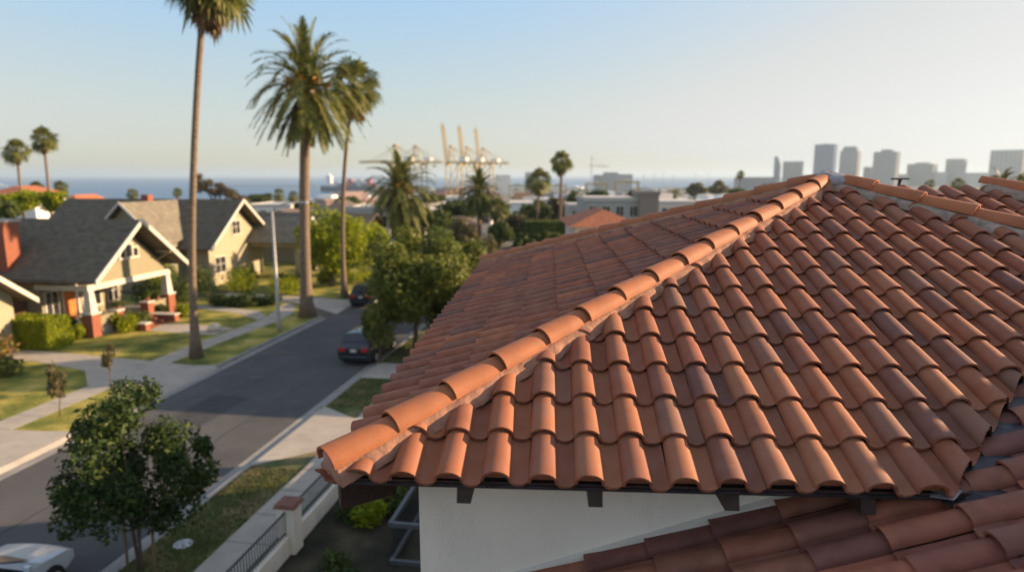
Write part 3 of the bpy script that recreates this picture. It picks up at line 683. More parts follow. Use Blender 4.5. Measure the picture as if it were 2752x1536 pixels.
for i,(px,py,Y,r,lab) in enumerate(((355,520,150,1.6,'small fan palm seen just above the dark ridge left of the chimney'),(476,515,170,1.4,'small fan palm above the dark ridge beside the wind swept tree'),(750,520,190,2.0,'small palm in front of the pier right of the second gable'),(790,525,170,1.8,'brownish palm beside the big date palm trunk near the shore'),
    (1375,590,140,1.6,'low palm between the droopy palm and the shrubs'),(2690,497,60,1.5,'leafy palm behind the small roof at the right edge'),(2750,490,48,1.0,'dark palm cut by the right edge above the tiles'),(2575,495,170,2.2,'hazy palm below the square tower near the right edge'),(2500,495,190,1.8,'thin hazy palm right of the chimney pipe'),(1815,520,260,2.2,'hazy palm rising over the white modern building'),(2286,478,150,.9,'tiny palm top just above the right hip ridge'))):
    fp(px,py,Y,r,40+i,lab,skirt=8,tr=.2,nf=34,date=(i in (5,)))
# street trees
nt=tree('street_tree','dark leafy young tree with wooden stakes in the near verge at the lower left','tree',S(4.95,-18.0,.1),5.0,.75,1.95,1.6,L_dark,n=13500,size=.075,nb=44,tr=.045,seed=4,trunks=2,blobr=.24,extra=((-.9,1.0,3.7,.27),(-.6,1.1,4.2,.24),(-1.2,.7,3.3,.25),(-1.7,0,2.2,.2),(-1.5,-.3,1.5,.22),(1.75,.2,2.6,.2),(1.7,.3,3.2,.13),(1.3,0,1.8,.25)))
for (da,db) in ((-.45,.1),(.5,-.1)):
    p=S(4.95+da,-18+db,.1)
    s_=MB(); s_.tube([(0,0,-.05),(0.02,0,2.1)],.035,8); tag(s_.build('tree_stake',M_wood2,loc=p),'left wooden stake under the dark near tree' if da<0 else 'right wooden stake under the dark near tree','stake','wooden stakes of the near tree')
tree('sapling','thin sapling by the left driveway with sparse olive leaves','tree',G(300,1046,.1),2.7,.7,.42,.4,L_olive,n=330,size=.1,nb=9,tr=.025,seed=12,blobr=.35)
tree('sapling','short brownish sapling on the lawn left of the driveway sapling','tree',G(162,1118,.1),2.7,.6,.5,.45,L_olive,n=420,size=.1,nb=9,tr=.025,seed=13,blobr=.35)
tree('street_tree','big half sunlit street tree right of the road against the tile roof','tree',S(5.7,3.2,.1),7.2,1.5,3.6,3.2,L_sun,n=15000,size=.14,nb=34,tr=.15,seed=16,blobr=.33)
tree('street_tree','dense darker tree behind the big street tree on the right verge','tree',S(6.2,9.5,.1),6.8,1.0,3.2,2.8,L_mid,n=9500,size=.16,nb=24,tr=.14,seed=17,blobr=.34)
tree('small_tree','small yellowish tree leaning over the parked dark car','tree',S(4.5,.6,.1),3.6,.6,1.25,1.1,L_sun,n=2400,size=.1,nb=12,tr=.05,seed=18)
tree('street_tree','olive green tree between the big street tree and the roof edge','tree',S(7.9,8.2,.1),6.3,1.0,2.5,2.3,L_sun,n=6500,size=.15,nb=22,tr=.12,seed=23,blobr=.34)
tree('small_tree','low dark tree filling the gap under the street tree','tree',S(7.6,5.0,.1),4.6,.4,2.0,1.8,L_dark,n=3000,size=.13,nb=14,tr=.09,seed=19)
tree('round_tree','bright lime green tree behind the big date palm trunk','tree',Q(885,620,58)*1+Vector((0,0,-Q(885,620,58).z)),8.1,.6,3.9,3.2,L_lime,n=9500,size=.17,nb=28,tr=.2,seed=20,blobr=.34)
tree('round_tree','second lime tree lower and nearer the white house','tree',at(975,600,66)[0],6.5,.5,2.8,2.6,L_lime,n=4500,size=.18,nb=18,tr=.16,seed=21)
MID=[(1313,672,56,62,48,L_olive,'greyish olive shrub tree beside the roof edge'),(1180,600,84,70,34,L_mid,'green tree right of the date palm trunk'),(1110,640,60,60,40,L_mid,'sunlit shrub tree above the street tree crown'),(1245,620,74,60,40,L_olive,'olive tree below the broad palm'),(1215,560,105,52,26,L_dark,'dark low tree behind the date palm'),
 (1385,600,96,55,34,L_olive,'brownish tree right of the ragged palm'),(1545,540,150,42,30,L_mid,'tree crown right of the slim palm trunk'),(1440,560,120,44,30,L_mid,'tree behind the droopy palm trunk'),(1500,560,125,40,34,L_olive,'olive tree behind the slim palm trunk'),(1605,525,210,36,12,L_dark,'flat dark tree on the grey roof terrace'),
 (1690,522,200,22,12,L_dark,'round dark bush left of the square stair tower'),(60,528,75,70,26,L_lime,'lime green tree below the white villa at the left edge'),(145,535,70,62,24,L_lime,'lime green tree right of the villa hedge tree'),(20,560,66,40,22,L_mid,'green tree behind the brick chimney'),(1870,505,330,30,14,L_olive,'hazy tree right of the modern building'),(1930,500,360,34,14,L_olive,'hazy tree under the lone tiny palm'),
 (1160,528,220,40,10,L_mid,'far tree left of the crane base'),(700,530,210,40,10,L_mid,'far tree near the shore left of the date palm trunk'),(940,540,190,44,12,L_mid,'far tree right of the slim palm trunk near the shore'),(1655,575,95,46,26,L_mid,'green tree below the square taupe tower'),(1760,560,120,40,22,L_olive,'olive tree in front of the modern building'),(1850,552,130,36,20,L_mid,'green tree at the right end of the modern building'),(1475,640,62,44,26,L_mid,'green tree in front of the tall dark hedge'),(1400,655,58,46,30,L_dark,'dark green tree behind the greyish olive shrub tree'),(1345,615,78,46,30,L_mid,'green tree below the ragged palm'),(1120,575,90,50,26,L_mid,'green tree left of the brown roofed house'),(1990,520,250,34,16,L_mid,'green tree below the lone tiny palm'),(2070,505,300,30,12,L_olive,'olive tree left of the broad stepped tower'),(1250,560,130,44,24,L_mid,'green tree between the date palm and the broad palm'),(820,560,110,40,20,L_mid,'green tree crown left of the big date palm trunk'),(640,560,100,36,18,L_dark,'dark tree behind the second bungalow gable')]
for i,(px,py,Y,rx,rz,mt,lab) in enumerate(MID):
    if not mt: continue
    q=Q(px,py,Y); l=Vector((q.x,q.y,land_z(q.x,q.y))); s=Y/1775; h=q.z-l.z
    tree('garden_tree',lab,'tree',l,h+rz*s,max(.3,h-rz*s*1.6),rx*s,rx*s*.9,mt,n=2600,size=.003*Y if Y>55 else .15,nb=14,tr=.15,seed=60+i)
# wind swept tree
l,h=at(590,535,150); t=thing('wind_swept_tree','wind swept brown green cypress beyond the ridge with a crown sloping down to the right','tree',l)
m=MB(); rn=random.Random(5)
for i in range(34):
    f=rn.random(); x=-5.2+10.5*f; top=6.3-6.3*f**1.3; z=h+top*rn.uniform(.35,1)-.3
    leaves(m,(x,rn.uniform(-1.5,1.5),z),1.25,1.2,.75,95,.3,rn)
m.build('crown',L_brown,t,fix=False); m=MB()
for e_ in ((-4,h+4),(-2,h+3.5),(0,h+3),(2,h+1.6)): m.tube([(.5,0,0),(.3,0,h*.6),(e_[0],0,e_[1])],[.5,.35,.12],6)
m.build('trunk',M_bark,t,smooth=True)
# shrubs near the bungalows
g_=bush
hedge('clipped_hedge','clipped bright green box hedge left of the porch',S(-16.6,.9,.1),-TH,3.2,1.7,1.75,L_lime,n=2600,seed=3)
g_('bush','red and green bush at the left edge of the lawn','bush',S(-13.9,-2.8,.1)+Vector((-1.1,-.6,0)),1.7,1.3,1.9,L_red,n=1600,size=.12,seed=4)
g_('bush','low green bush below the red bush at the left edge','bush',S(-13.4,-4.6,.1),1.3,1.0,1.1,L_mid,n=900,seed=5)
for i,(a,b,r,h_,mt,lab) in enumerate(((-16.6,3.2,.8,1.6,L_mid,'dark shrub in front of the bungalow side window'),(-15.6,2.3,.7,1.0,L_lime,'bright shrub left of the downpipe'),(-14.2,4.9,.9,1.2,L_lime,'bright green shrub at the foot of the left porch pillar'),(-14.0,6.0,.8,1.3,L_mid,'green shrub left of the brick steps'),(-13.4,9.7,.8,1.0,L_lime,'round shrub right of the brick steps'),
    (-17.2,12.6,1.5,3.6,L_lime,'tall sunlit shrub between the two bungalows'),(-15.4,12.0,1.4,2.6,L_mid,'broad shrub behind the tallest palm trunk'),(-13.4,13.9,1.2,1.0,L_dark,'dark low hedge bush left end of the row by the path'),(-11.4,14.0,1.2,1.0,L_dark,'dark low bush in the middle of the row by the path'),(-9.4,14.3,1.1,.9,L_dark,'dark low bush at the right end of the row by the path'),
    (-13.6,17.6,1.9,2.7,L_lime,'spiky yellow green shrub in front of the second bungalow'),(-16.6,16.4,1.9,3.0,L_mid,'tall green shrub at the corner of the second bungalow'),(-18.4,14.2,1.6,3.3,L_lime,'sunlit shrub against the shaded side of the second bungalow'),(-10.2,18.6,1.3,1.8,L_lime,'yellow green shrub left of the lamp post'),(-15.2,20.4,1.5,2.3,L_mid,'green shrub under the small cream gable'),(-14.6,8.9,.7,1.0,L_mid,'small shrub beside the right porch pillar'),(-17.5,11.6,1.3,2.6,L_dark,'dark shrub between porch and tall sunlit shrub'),(-11.0,20.5,1.3,1.8,L_mid,'shrub behind the lamp post'),(-9.0,24.2,1.2,1.4,L_mid,'shrub beyond the side street'),(-7.2,25.8,1.6,1.3,L_lime,'sunlit shrub beyond the slim palm'))):
    g_('bush',lab,'bush',S(a,b,.1),r,r*.9,h_,mt,n=1100,size=.11,seed=70+i)
g_('garden_plant','yellow green plant in the dark bed between fence and white wall','plant',S(10.0,-15.0,.1),.55,.6,.9,L_lime,n=420,size=.09,seed=31)
g_('garden_plant','small green plant low in the dark garden bed','plant',S(9.9,-17.2,.1),.45,.5,.5,L_mid,n=260,size=.08,seed=32)
g_('garden_plant','dry flowering bush seen under the roof corner bracket','plant',S(11.0,-11.8,.1),1.0,.9,1.7,L_olive,n=800,size=.08,seed=33)
g_('garden_plant','dark green bush behind the fence pillar','plant',S(9.9,-12.6,.1),.7,.7,1.3,L_dark,n=500,size=.1,seed=34)
g_('garden_plant','spreading green plant beside the grey railing panel','plant',S(10.4,-13.9,.1),.6,.8,.7,L_mid,n=420,size=.09,seed=36)
g_('garden_plant','low leafy plant against the inside of the low white wall','plant',S(9.2,-14.6,.1),.5,.9,.5,L_dark,n=420,size=.09,seed=37)
g_('garden_plant','dark green plant at the bottom of the garden bed','plant',S(10.5,-18.2,.1),.7,.6,.6,L_dark,n=400,size=.09,seed=35)
l,h=at(1475,600,72); hedge('tall_hedge','tall dark hedge with a sunlit top left of the red tiled house',l,0,5.0,3.0,h+.2,L_mid,n=4500,size=.18,seed=8)
# ================================================================ BUNGALOWS  (local x = towards the street, y = along it)
def sloped(mb,x0,x1,ye,ze,yr,zr,t=.14): mb.slab([(x0,ye,ze),(x1,ye,ze),(x1,yr,zr),(x0,yr,zr)],t)
def siding(mb,x,y0,y1,z0,z1,apex=None,step=.16):
    pass
def window(parent,axis,pos,c,zc,w,h,frame=M_white,out=.06,mull=1,rail=True):
    """axis 'x': window in a wall at x=pos facing +x ; 'y-': wall at y=pos facing -y"""
    f=MB(); t=.11
    def bx(m,u0,u1,z0,z1,d0,d1):
        if axis=='x': m.box(pos+d0,pos+d1,u0,u1,z0,z1)
        else: m.box(u0,u1,pos-d1,pos-d0,z0,z1)
    bx(f,c-w/2-t,c+w/2+t,zc+h/2,zc+h/2+t,.003,out); bx(f,c-w/2-t-.05,c+w/2+t+.05,zc-h/2-t,zc-h/2,.003,out+.04)
    bx(f,c-w/2-t,c-w/2,zc-h/2+.001,zc+h/2-.001,.003,out); bx(f,c+w/2,c+w/2+t,zc-h/2+.001,zc+h/2-.001,.003,out)
    for i in range(mull):
        u=c-w/2+w*(i+1)/(mull+1); bx(f,u-.03,u+.03,zc-h/2+.001,zc+h/2-.001,.003,out-.01)
    if rail: bx(f,c-w/2+.001,c+w/2-.001,zc+.02,zc+.06,.003,out-.02)
    fo=f.build('window',frame,parent); g2=MB(); bx(g2,c-w/2,c+w/2,zc-h/2,zc+h/2,-.02,.012); g2.build('pane',M_glass,fo); return fo
def gable_wall(mb,x0,x1,yl,yr,ze,yp,zp,z0):
    v=[(x0,yl,z0),(x0,yr,z0),(x0,yr,ze),(x0,yp,zp),(x0,yl,ze)]; v+=[(x1,p[1],p[2]) for p in v]
    mb.add(v,[(0,1,2,3,4),(9,8,7,6,5)]+[(i,i+5,(i+1)%5+5,(i+1)%5) for i in range(5)])
def lap(mb,x,yl,yr,ze,yp,zp,z0,step=.17):
    """lap boards on a gable wall facing +x"""
    z=z0
    while z<zp-.1:
        za=z; zb_=min(z+step,zp-.02)
        def half(zz): 
            if zz<=ze: return yl,yr
            f=(zz-ze)/(zp-ze); return yl+(yp-yl)*f,yr+(yp-yr)*f
        a0,a1=half(za); b0,b1=half(zb_)
        mb.add([(x+.03,a0,za),(x+.03,a1,za),(x+.006,b1,zb_),(x+.006,b0,zb_),(x+.0,a0,za),(x,a1,za)],[(0,1,2,3),(4,5,1,0)]); z+=step
TE=-TH
hs=thing('bungalow','khaki gabled bungalow with a white trimmed porch, orange door and brick chimney','house',S(0,0,0),TE)
YL,YR,YP,ZE,ZP=2.7,11.3,7.0,3.75,7.15
XF=-13.9
w=MB(); w.box(-34,-18.7,3.6,10.4,0,3.7); w.build('wall',M_khaki,hs)
w=MB(); gable_wall(w,-33.8,-15.1,3.7,10.3,3.75,YP,6.5,3.3); gw=w.build('gable_wall',M_khaki,hs)
w=MB(); lap(w,-15.1,3.7,10.3,3.75,YP,6.45,3.32); w.build('siding',M_khaki,gw,fix=False)
w=MB(); sloped(w,-34.6,XF,YL,ZE,YP,ZP); sloped(w,-34.6,XF,YR,ZE,YP,ZP); rf=w.build('roof',M_shing,hs)
w=MB()
for (y0,s) in ((YL,1),(YR,-1)):
    w.add([(XF+.002,y0-s*.08,ZE-.28),(XF+.002,YP,ZP-.24),(XF+.002,YP,ZP+.07),(XF+.002,y0-s*.08,ZE+.05),(XF+.1,y0-s*.08,ZE-.28),(XF+.1,YP,ZP-.24),(XF+.1,YP,ZP+.07),(XF+.1,y0-s*.08,ZE+.05)],[(0,1,2,3),(7,6,5,4),(0,4,5,1),(3,2,6,7),(0,3,7,4),(1,5,6,2)])
w.build('barge_board',M_white,hs)
w=MB(); w.box(-34.5,XF,YL-.1,YL-.0,ZE-.17,ZE-.02); w.build('gutter',M_shing,hs)
for y in (4.4,YP,9.6):
    zr_=ZE+(ZP-ZE)*(1-abs(y-YP)/(YP-YL)); w=MB(); w.box(-15.06,XF-.02,y-.07,y+.07,zr_-.42,zr_-.26); w.bar((-15.0,y,zr_-.95),(XF-.25,y,zr_-.42),.08); w.build('knee_brace',M_khaki,hs)
w=MB(); w.box(-15.35,-14.98,3.2,10.8,3.0,3.36); w.box(-18.7,-15.36,3.2,3.5,3.02,3.34); w.box(-18.7,-15.36,10.5,10.8,3.02,3.34); w.build('porch_beam',M_white,hs)
w=MB(); w.box(-18.7,-14.9,3.3,10.7,.05,.62); w.build('porch_floor',M_conc,hs)
for y in (3.45,10.5):
    w=MB(); w.box(-15.5,-14.8,y-.35,y+.35,0,1.55); pr=w.build('brick_pier',M_brickp,hs)
    w=MB(); w.box(-15.56,-14.74,y-.41,y+.41,1.551,1.65); w.frustum(-15.15,y,.56,.36,1.651,3.0); w.build('column',M_white,pr)
for (ya,yb) in ((3.82,5.15),(8.6,10.13)): w=MB(); w.box(-15.2,-15.0,ya,yb,.6,1.25); w.box(-15.26,-14.94,ya,yb,1.251,1.33); w.build('porch_rail',M_khaki,hs)
for y in (5.45,8.3):
    w=MB(); w.box(-15.4,-14.8,y-.28,y+.28,0,1.35); pr=w.build('brick_pier',M_brickp,hs); w=MB(); w.box(-15.46,-14.74,y-.34,y+.34,1.351,1.45); w.build('pier_cap',M_white,pr)
    w=MB(); w.box(-14.79,-12.9,y-.22,y+.22,0,.55); pr=w.build('brick_pier',M_brickp,hs); w=MB(); w.box(-14.79,-12.85,y-.28,y+.28,.551,.63); w.build('pier_cap',M_white,pr)
w=MB()
for i in range(4): w.box(-14.8+.4*i,-14.4+.4*i,5.7,8.05,0,.6-.15*i)
w.build('brick_steps',M_brickp,hs)
dr=MB(); dr.box(-18.69,-18.62,5.2,6.3,.62,2.85); do=dr.build('door',M_door,hs); w=MB(); w.box(-18.65,-18.58,5.05,5.19,.62,3.0); w.box(-18.65,-18.58,6.31,6.45,.62,3.0); w.box(-18.65,-18.58,5.19,6.31,2.86,3.0); w.build('door_frame',M_white,do)
w=MB(); w.lathe([(.0,1.6),(.035,1.61),(.035,1.66),(0,1.67)],-18.59,6.15,8); w.build('handle',M_iron,do)
window(hs,'x',-18.7,4.35,1.9,.9,1.5); window(hs,'x',-18.7,7.55,1.9,1.5,1.4); window(hs,'x',-18.7,9.5,1.9,.9,1.4)
window(hs,'y-',3.6,-20.9,2.15,.8,1.1,mull=0); window(hs,'y-',3.6,-25.5,1.9,1.4,1.3)
w=MB(); w.tube([(-15.7,3.15,3.6),(-15.72,3.2,3.2),(-15.72,3.0,.1)],.06,8); w.build('downpipe',M_white,hs)
# attic window group
f=MB(); x=-15.07
f.box(x,x+.07,6.05,7.95,4.55,4.68); f.box(x,x+.07,6.1,6.2,4.681,5.25); f.box(x,x+.07,7.8,7.9,4.681,5.25); f.box(x,x+.07,6.62,6.74,4.681,5.5); f.box(x,x+.07,7.26,7.38,4.681,5.5)
f.box(x,x+.068,6.1,6.62,5.22,5.33); f.box(x,x+.068,7.38,7.9,5.22,5.33); f.box(x,x+.068,6.62,7.38,5.48,5.6)
fo=f.build('attic_window',M_white,hs); f=MB(); f.box(x-.01,x+.02,6.2,7.8,4.68,5.22); f.box(x-.01,x+.021,6.74,7.26,5.222,5.48); f.build('pane',M_glass,fo)
CX,CY=-20.25,3.75
w=MB(); w.box(CX-1.5,CX-.05,CY-.62,CY+.5,0,7.15); ch=w.build('chimney',M_brickp,hs); w=MB(); w.box(CX-1.58,CX+.03,CY-.7,CY+.58,7.151,7.29); w.build('chimney_cap',M_conc,ch)
for k_,(yy,zz_) in enumerate(((5.6,1.35),(8.4,1.45),(9.4,1.33))):
    w=MB(); w.lathe([(.1,zz_),(.15,zz_+.25),(.14,zz_+.25)],-15.1,yy,10); rn=random.Random(k_)
    o=w.build('flower_pot',M_brickp,loc=S(0,0,0),rz=TE); tag(o,['potted plant on the left porch pier by the steps','potted plant on the right porch pier by the steps','potted plant on the porch wall near the right column'][k_],'potted plant','porch pot plants')
    m=MB(); leaves(m,(-15.1,yy,zz_+.45),.3,.3,.25,160,.09,rn); m.build('foliage',L_mid,o,fix=False)
# neighbour at the left edge
nb_=thing('cottage','cream cottage with a white barge board cut by the left edge of the photo','house',S(1.7,0,0),TE)
w=MB(); gable_wall(w,-32,-19.0,-8.5,.3,3.3,-4.1,6.3,0); gw=w.build('wall',M_cream,nb_); w=MB(); lap(w,-19.0,-8.5,.3,3.3,-4.1,6.3,.2); w.build('siding',M_cream,gw,fix=False)
w=MB(); sloped(w,-32.5,-18.0,.9,2.95,-4.1,6.6); sloped(w,-32.5,-18.0,-9.1,2.95,-4.1,6.6); w.build('roof',M_shing,nb_)
w=MB()
for (y0,s) in ((-9.1,1),(.9,-1)):
    w.add([(-17.998,y0-s*.08,2.7),(-17.998,-4.1,6.38),(-17.998,-4.1,6.7),(-17.998,y0-s*.08,3.0),(-17.9,y0-s*.08,2.7),(-17.9,-4.1,6.38),(-17.9,-4.1,6.7),(-17.9,y0-s*.08,3.0)],[(0,1,2,3),(7,6,5,4),(0,4,5,1),(3,2,6,7),(0,3,7,4),(1,5,6,2)])
w.build('barge_board',M_white,nb_)
window(nb_,'x',-18.97,-1.4,1.7,1.0,1.7); window(nb_,'x',-18.97,-5.2,1.7,1.6,1.6)
w=MB()
for i in range(9): w.box(-19.6,-19.53,.95+.28*i,1.2+.28*i,.1,2.3)
w.box(-19.66,-19.61,.9,3.5,1.9,2.0); w.box(-19.66,-19.61,.9,3.5,.4,.5)
tag(w.build('wooden_gate',pm('brown_boards',(0.13,0.06,0.035),var=.25,rough=.8),loc=S(0,0,0),rz=TE),'brown wooden gate between the cottage and the khaki bungalow','gate')
# second bungalow
h2_=thing('bungalow','second bungalow beyond with dark roofs, a cross gable and a cream front gable','house',S(0,0,0),TE)
a_f,yl2,yr2,yp2,ze2,zp2=-18.1,20.6,31.6,26.1,3.6,7.75
w=MB(); gable_wall(w,-35,a_f-1,21.6,30.6,3.9,yp2,7.1,0); gw=w.build('wall',M_cream,h2_); w=MB(); lap(w,a_f-1,21.6,30.6,3.9,yp2,7.1,.3); w.build('siding',M_cream,gw,fix=False)
w=MB(); sloped(w,-37,a_f,yl2,ze2,yp2,zp2); sloped(w,-37,a_f,yr2,ze2,yp2,zp2); w.build('roof',M_shing,h2_)
w=MB()
for (y0,s) in ((yl2,1),(yr2,-1)):
    w.add([(a_f+.002,y0-s*.08,ze2-.2),(a_f+.002,yp2,zp2-.24),(a_f+.002,yp2,zp2+.07),(a_f+.002,y0-s*.08,ze2+.08),(a_f+.1,y0-s*.08,ze2-.2),(a_f+.1,yp2,zp2-.24),(a_f+.1,yp2,zp2+.07),(a_f+.1,y0-s*.08,ze2+.08)],[(0,1,2,3),(7,6,5,4),(0,4,5,1),(3,2,6,7),(0,3,7,4),(1,5,6,2)])
w.build('barge_board',M_white,h2_)
window(h2_,'x',a_f-.97,26.1,5.1,1.3,1.2); window(h2_,'x',a_f-.97,23.2,1.9,1.6,1.4)
# cross gable facing the camera, ridge along y
w=MB(); cx2,hw=-24.9,3.4
w.slab([(cx2,18.4,7.7),(cx2,yp2,7.7),(cx2+hw,22.2,ze2+.9),(cx2+hw+.5,18.4,3.9)],.12); w.build('cross_gable_roof',M_shingt,h2_)  # slope towards the sun takes paler shingles: sunlight put into the colour
w=MB(); w.slab([(cx2,18.4,7.7),(cx2,yp2,7.7),(cx2-hw,22.2,ze2+.9),(cx2-hw-.5,18.4,3.9)],.12); w.build('cross_gable_roof',M_shing,h2_)
w=MB(); w.add([(cx2-3.4,19,0),(cx2+3.4,19,0),(cx2+3.4,19,3.9),(cx2,19,7.4),(cx2-3.4,19,3.9),(cx2-3.4,24,0),(cx2+3.4,24,0),(cx2+3.4,24,3.9),(cx2,24,7.4),(cx2-3.4,24,3.9)],[(0,1,2,3,4),(9,8,7,6,5)]+[(i,i+5,(i+1)%5+5,(i+1)%5) for i in range(5)]); w.build('wall',M_olive,h2_)
w=MB()
for s in (1,-1):
    w.add([(cx2+s*3.95,18.38,3.7),(cx2,18.38,7.55),(cx2,18.38,7.8),(cx2+s*3.95,18.38,3.98),(cx2+s*3.95,18.3,3.7),(cx2,18.3,7.55),(cx2,18.3,7.8),(cx2+s*3.95,18.3,3.98)],[(0,1,2,3),(7,6,5,4),(0,4,5,1),(3,2,6,7),(0,3,7,4),(1,5,6,2)])
w.build('barge_board',pm('grey_trim',(0.5,0.49,0.45),rough=.7),h2_)
# small entrance gable
w=MB(); gable_wall(w,a_f-1,-14.0,28.4,32.6,3.5,30.5,5.3,3.0); w.build('porch_gable',M_cream,h2_)
w=MB(); sloped(w,a_f-3,-13.4,27.6,3.5,30.5,5.9,.12); sloped(w,a_f-3,-13.4,33.4,3.5,30.5,5.9,.12); w.build('porch_roof',M_shingt,h2_)
w=MB()
for (y0,s) in ((27.6,1),(33.4,-1)):
    w.add([(-13.398,y0,3.25),(-13.398,30.5,5.65),(-13.398,30.5,5.97),(-13.398,y0,3.57),(-13.3,y0,3.25),(-13.3,30.5,5.65),(-13.3,30.5,5.97),(-13.3,y0,3.57)],[(0,1,2,3),(7,6,5,4),(0,4,5,1),(3,2,6,7),(0,3,7,4),(1,5,6,2)])
w.build('barge_board',M_white,h2_)
for y in (28.7,32.3): w=MB(); w.frustum(-14.2,y,.5,.4,0,3.0); w.build('column',M_cream,h2_)
w=MB(); w.box(-31,-30.2,yp2-.4,yp2+.4,7.2,8.45); w.box(-31.06,-30.14,yp2-.46,yp2+.46,8.451,8.55); 
w=MB(); q=Q(395,530,62); 
w.box(-.36,.36,-.36,.36,-1.4,.2); ch=w.build('chimney',M_brickp,h2_); 
lx=(q.x-S0[0])*math.cos(TH)-(q.y-S0[1])*math.sin(TH); ly=(q.x-S0[0])*math.sin(TH)+(q.y-S0[1])*math.cos(TH); ch.location=(lx,ly,8.0)
# third bungalow
h3=thing('bungalow','third bungalow with a low dark roof behind the lamp post and palm trunk','house',S(0,0,0),TE)
w=MB(); w.box(-30,-12.6,38,47,0,3.0); w.build('wall',M_olive,h3); w=MB(); sloped(w,-31,-11.0,36.6,2.9,42.5,5.6); sloped(w,-31,-11.0,48.4,2.9,42.5,5.6); w.build('roof',M_shing,h3)
for y in (38.5,41.5,45.5): window(h3,'x',-12.57,y,1.7,1.1,1.5)
for y in (37,42,47.4): w=MB(); w.frustum(-11.4,y,.5,.35,0,2.9); w.build('column',M_cream,h3)
h4=thing('bungalow','small tan house half hidden by the lime tree','house',S(0,0,0),TE)
w=MB(); gable_wall(w,-24,-10.5,50,58,3,54,5.2,0); w.build('wall',M_cream,h4); w=MB(); sloped(w,-25,-9.8,49.3,2.9,54,5.7); sloped(w,-25,-9.8,58.7,2.9,54,5.7); w.build('roof',M_shingt,h4); window(h4,'x',-10.47,52,1.6,1.2,1.3); window(h4,'x',-10.47,56,1.6,1.2,1.3)
# unseen house added behind our roof, placed and sized to shade the road
h5=thing('unseen_shade_house','added stucco house hidden beyond our roof to shade the road','house',S(0,5.0,0),TE)
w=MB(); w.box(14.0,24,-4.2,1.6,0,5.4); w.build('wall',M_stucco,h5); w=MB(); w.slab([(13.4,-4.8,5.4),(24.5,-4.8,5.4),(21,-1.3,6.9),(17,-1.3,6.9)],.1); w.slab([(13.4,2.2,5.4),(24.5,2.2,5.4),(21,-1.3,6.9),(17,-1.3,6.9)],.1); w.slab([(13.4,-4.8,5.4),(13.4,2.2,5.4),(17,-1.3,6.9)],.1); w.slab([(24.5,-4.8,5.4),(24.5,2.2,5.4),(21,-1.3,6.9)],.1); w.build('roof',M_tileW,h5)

# ================================================================ STREET FURNITURE, FENCE, CARS
fn=thing('garden_fence','low white wall with grey iron railings beside the right sidewalk','fence',S(0,0,0),TE)
fa=8.3
bs=[-24.5,-20.1,-16.55,-12.9,-10.4]
for b0,b1 in zip(bs,bs[1:]):
    w=MB(); w.box(fa-.1,fa+.1,b0+.24,b1-.24,.05,.62); w.build('low_wall',M_stucco,fn)
    w=MB(); w.box(fa-.02,fa+.02,b0+.24,b1-.24,.7,.735); w.box(fa-.02,fa+.02,b0+.24,b1-.24,1.26,1.3)
    n=int((b1-b0-.5)/.12)
    for i in range(n+1): y=b0+.26+(b1-b0-.52)*i/n; w.box(fa-.009,fa+.009,y-.009,y+.009,.62,1.33)
    w.build('railing',M_ironl,fn)
for b in bs:
    w=MB(); w.box(fa-.23,fa+.23,b-.23,b+.23,.03,1.4); pr=w.build('pillar',M_stucco,fn); w=MB(); w.frustum(fa,b,.6,.52,1.401,1.5); w.build('pillar_cap',pm('cap_clay',(.22,.1,.07),var=.2,rough=.85),pr)
gr=thing('balcony_railing','grey framed dark railing panel standing against the white wall','railing',S(0,0,0),TE)
q0=G(1050,1510,.1); q1=G(1108,1365,.1)
def loc_(v): return ((v.x-S0[0])*math.cos(TH)-(v.y-S0[1])*math.sin(TH),(v.x-S0[0])*math.sin(TH)+(v.y-S0[1])*math.cos(TH))
(la,lb)=loc_(q0)
w=MB(); w.box(la,la+.1,lb,lb+5,.1,.22); w.box(la,la+.1,lb,lb+5,1.15,1.27); w.box(la,la+2.6,lb-.1,lb-.001,.1,.22); w.box(la,la+2.6,lb-.1,lb-.001,1.15,1.27); w.build('frame',M_ironl,gr)
w=MB()
for i in range(36): w.box(la+.04,la+.06,lb+.08+.135*i,lb+.1+.135*i,.22,1.15)
w.build('bars',M_iron,gr)
# utility lid
w=MB(); w.lathe([(.0,.118),(.25,.118),(.25,.135),(.23,.142),(0,.142)],0,0,24); tag(w.build('utility_cover',pm('pale_lid',(0.5,.5,.5),rough=.7),loc=G(493,1472,.0)),'pale round utility cover in the near verge','utility cover')
w=MB(); blob(w,(0,0,.22),.42,.34,.3,2.2,.35); tag(w.build('boulder',pm('pale_stone',(0.6,.52,.4),var=.2,rough=.9),loc=G(577,889,.1),smooth=True),'pale boulder on the lawn beside the sidewalk','rock')
w=MB(); w.lathe([(0,.006),(.34,.006),(.34,.014),(0,.014)],0,0,24); tag(w.build('manhole_cover',M_iron,loc=S(-.9,-2.4,0)),'round dark manhole cover in the shaded road','manhole cover')
lp=thing('street_lamp','pale concrete street lamp with a short curved arm near the kerb','street lamp',G(751,892,.1))
zt=7.75; w=MB(); w.tube([(0,0,0),(0,0,.5),(0,0,zt)],[.16,.12,.075],12); w.build('pole',M_galv,lp,smooth=True)
w=MB(); w.tube([(0,0,zt-.1),(.3,.02,zt+.28),(1.1,.05,zt+.5),(1.75,.08,zt+.52)],[.05,.045,.04,.035],8); w.build('arm',M_galv,lp,smooth=True)
w=MB(); w.frustum(1.95,.08,.55,.4,zt+.45,zt+.56,.26,.18); w.build('lamp_head',M_galv,lp)
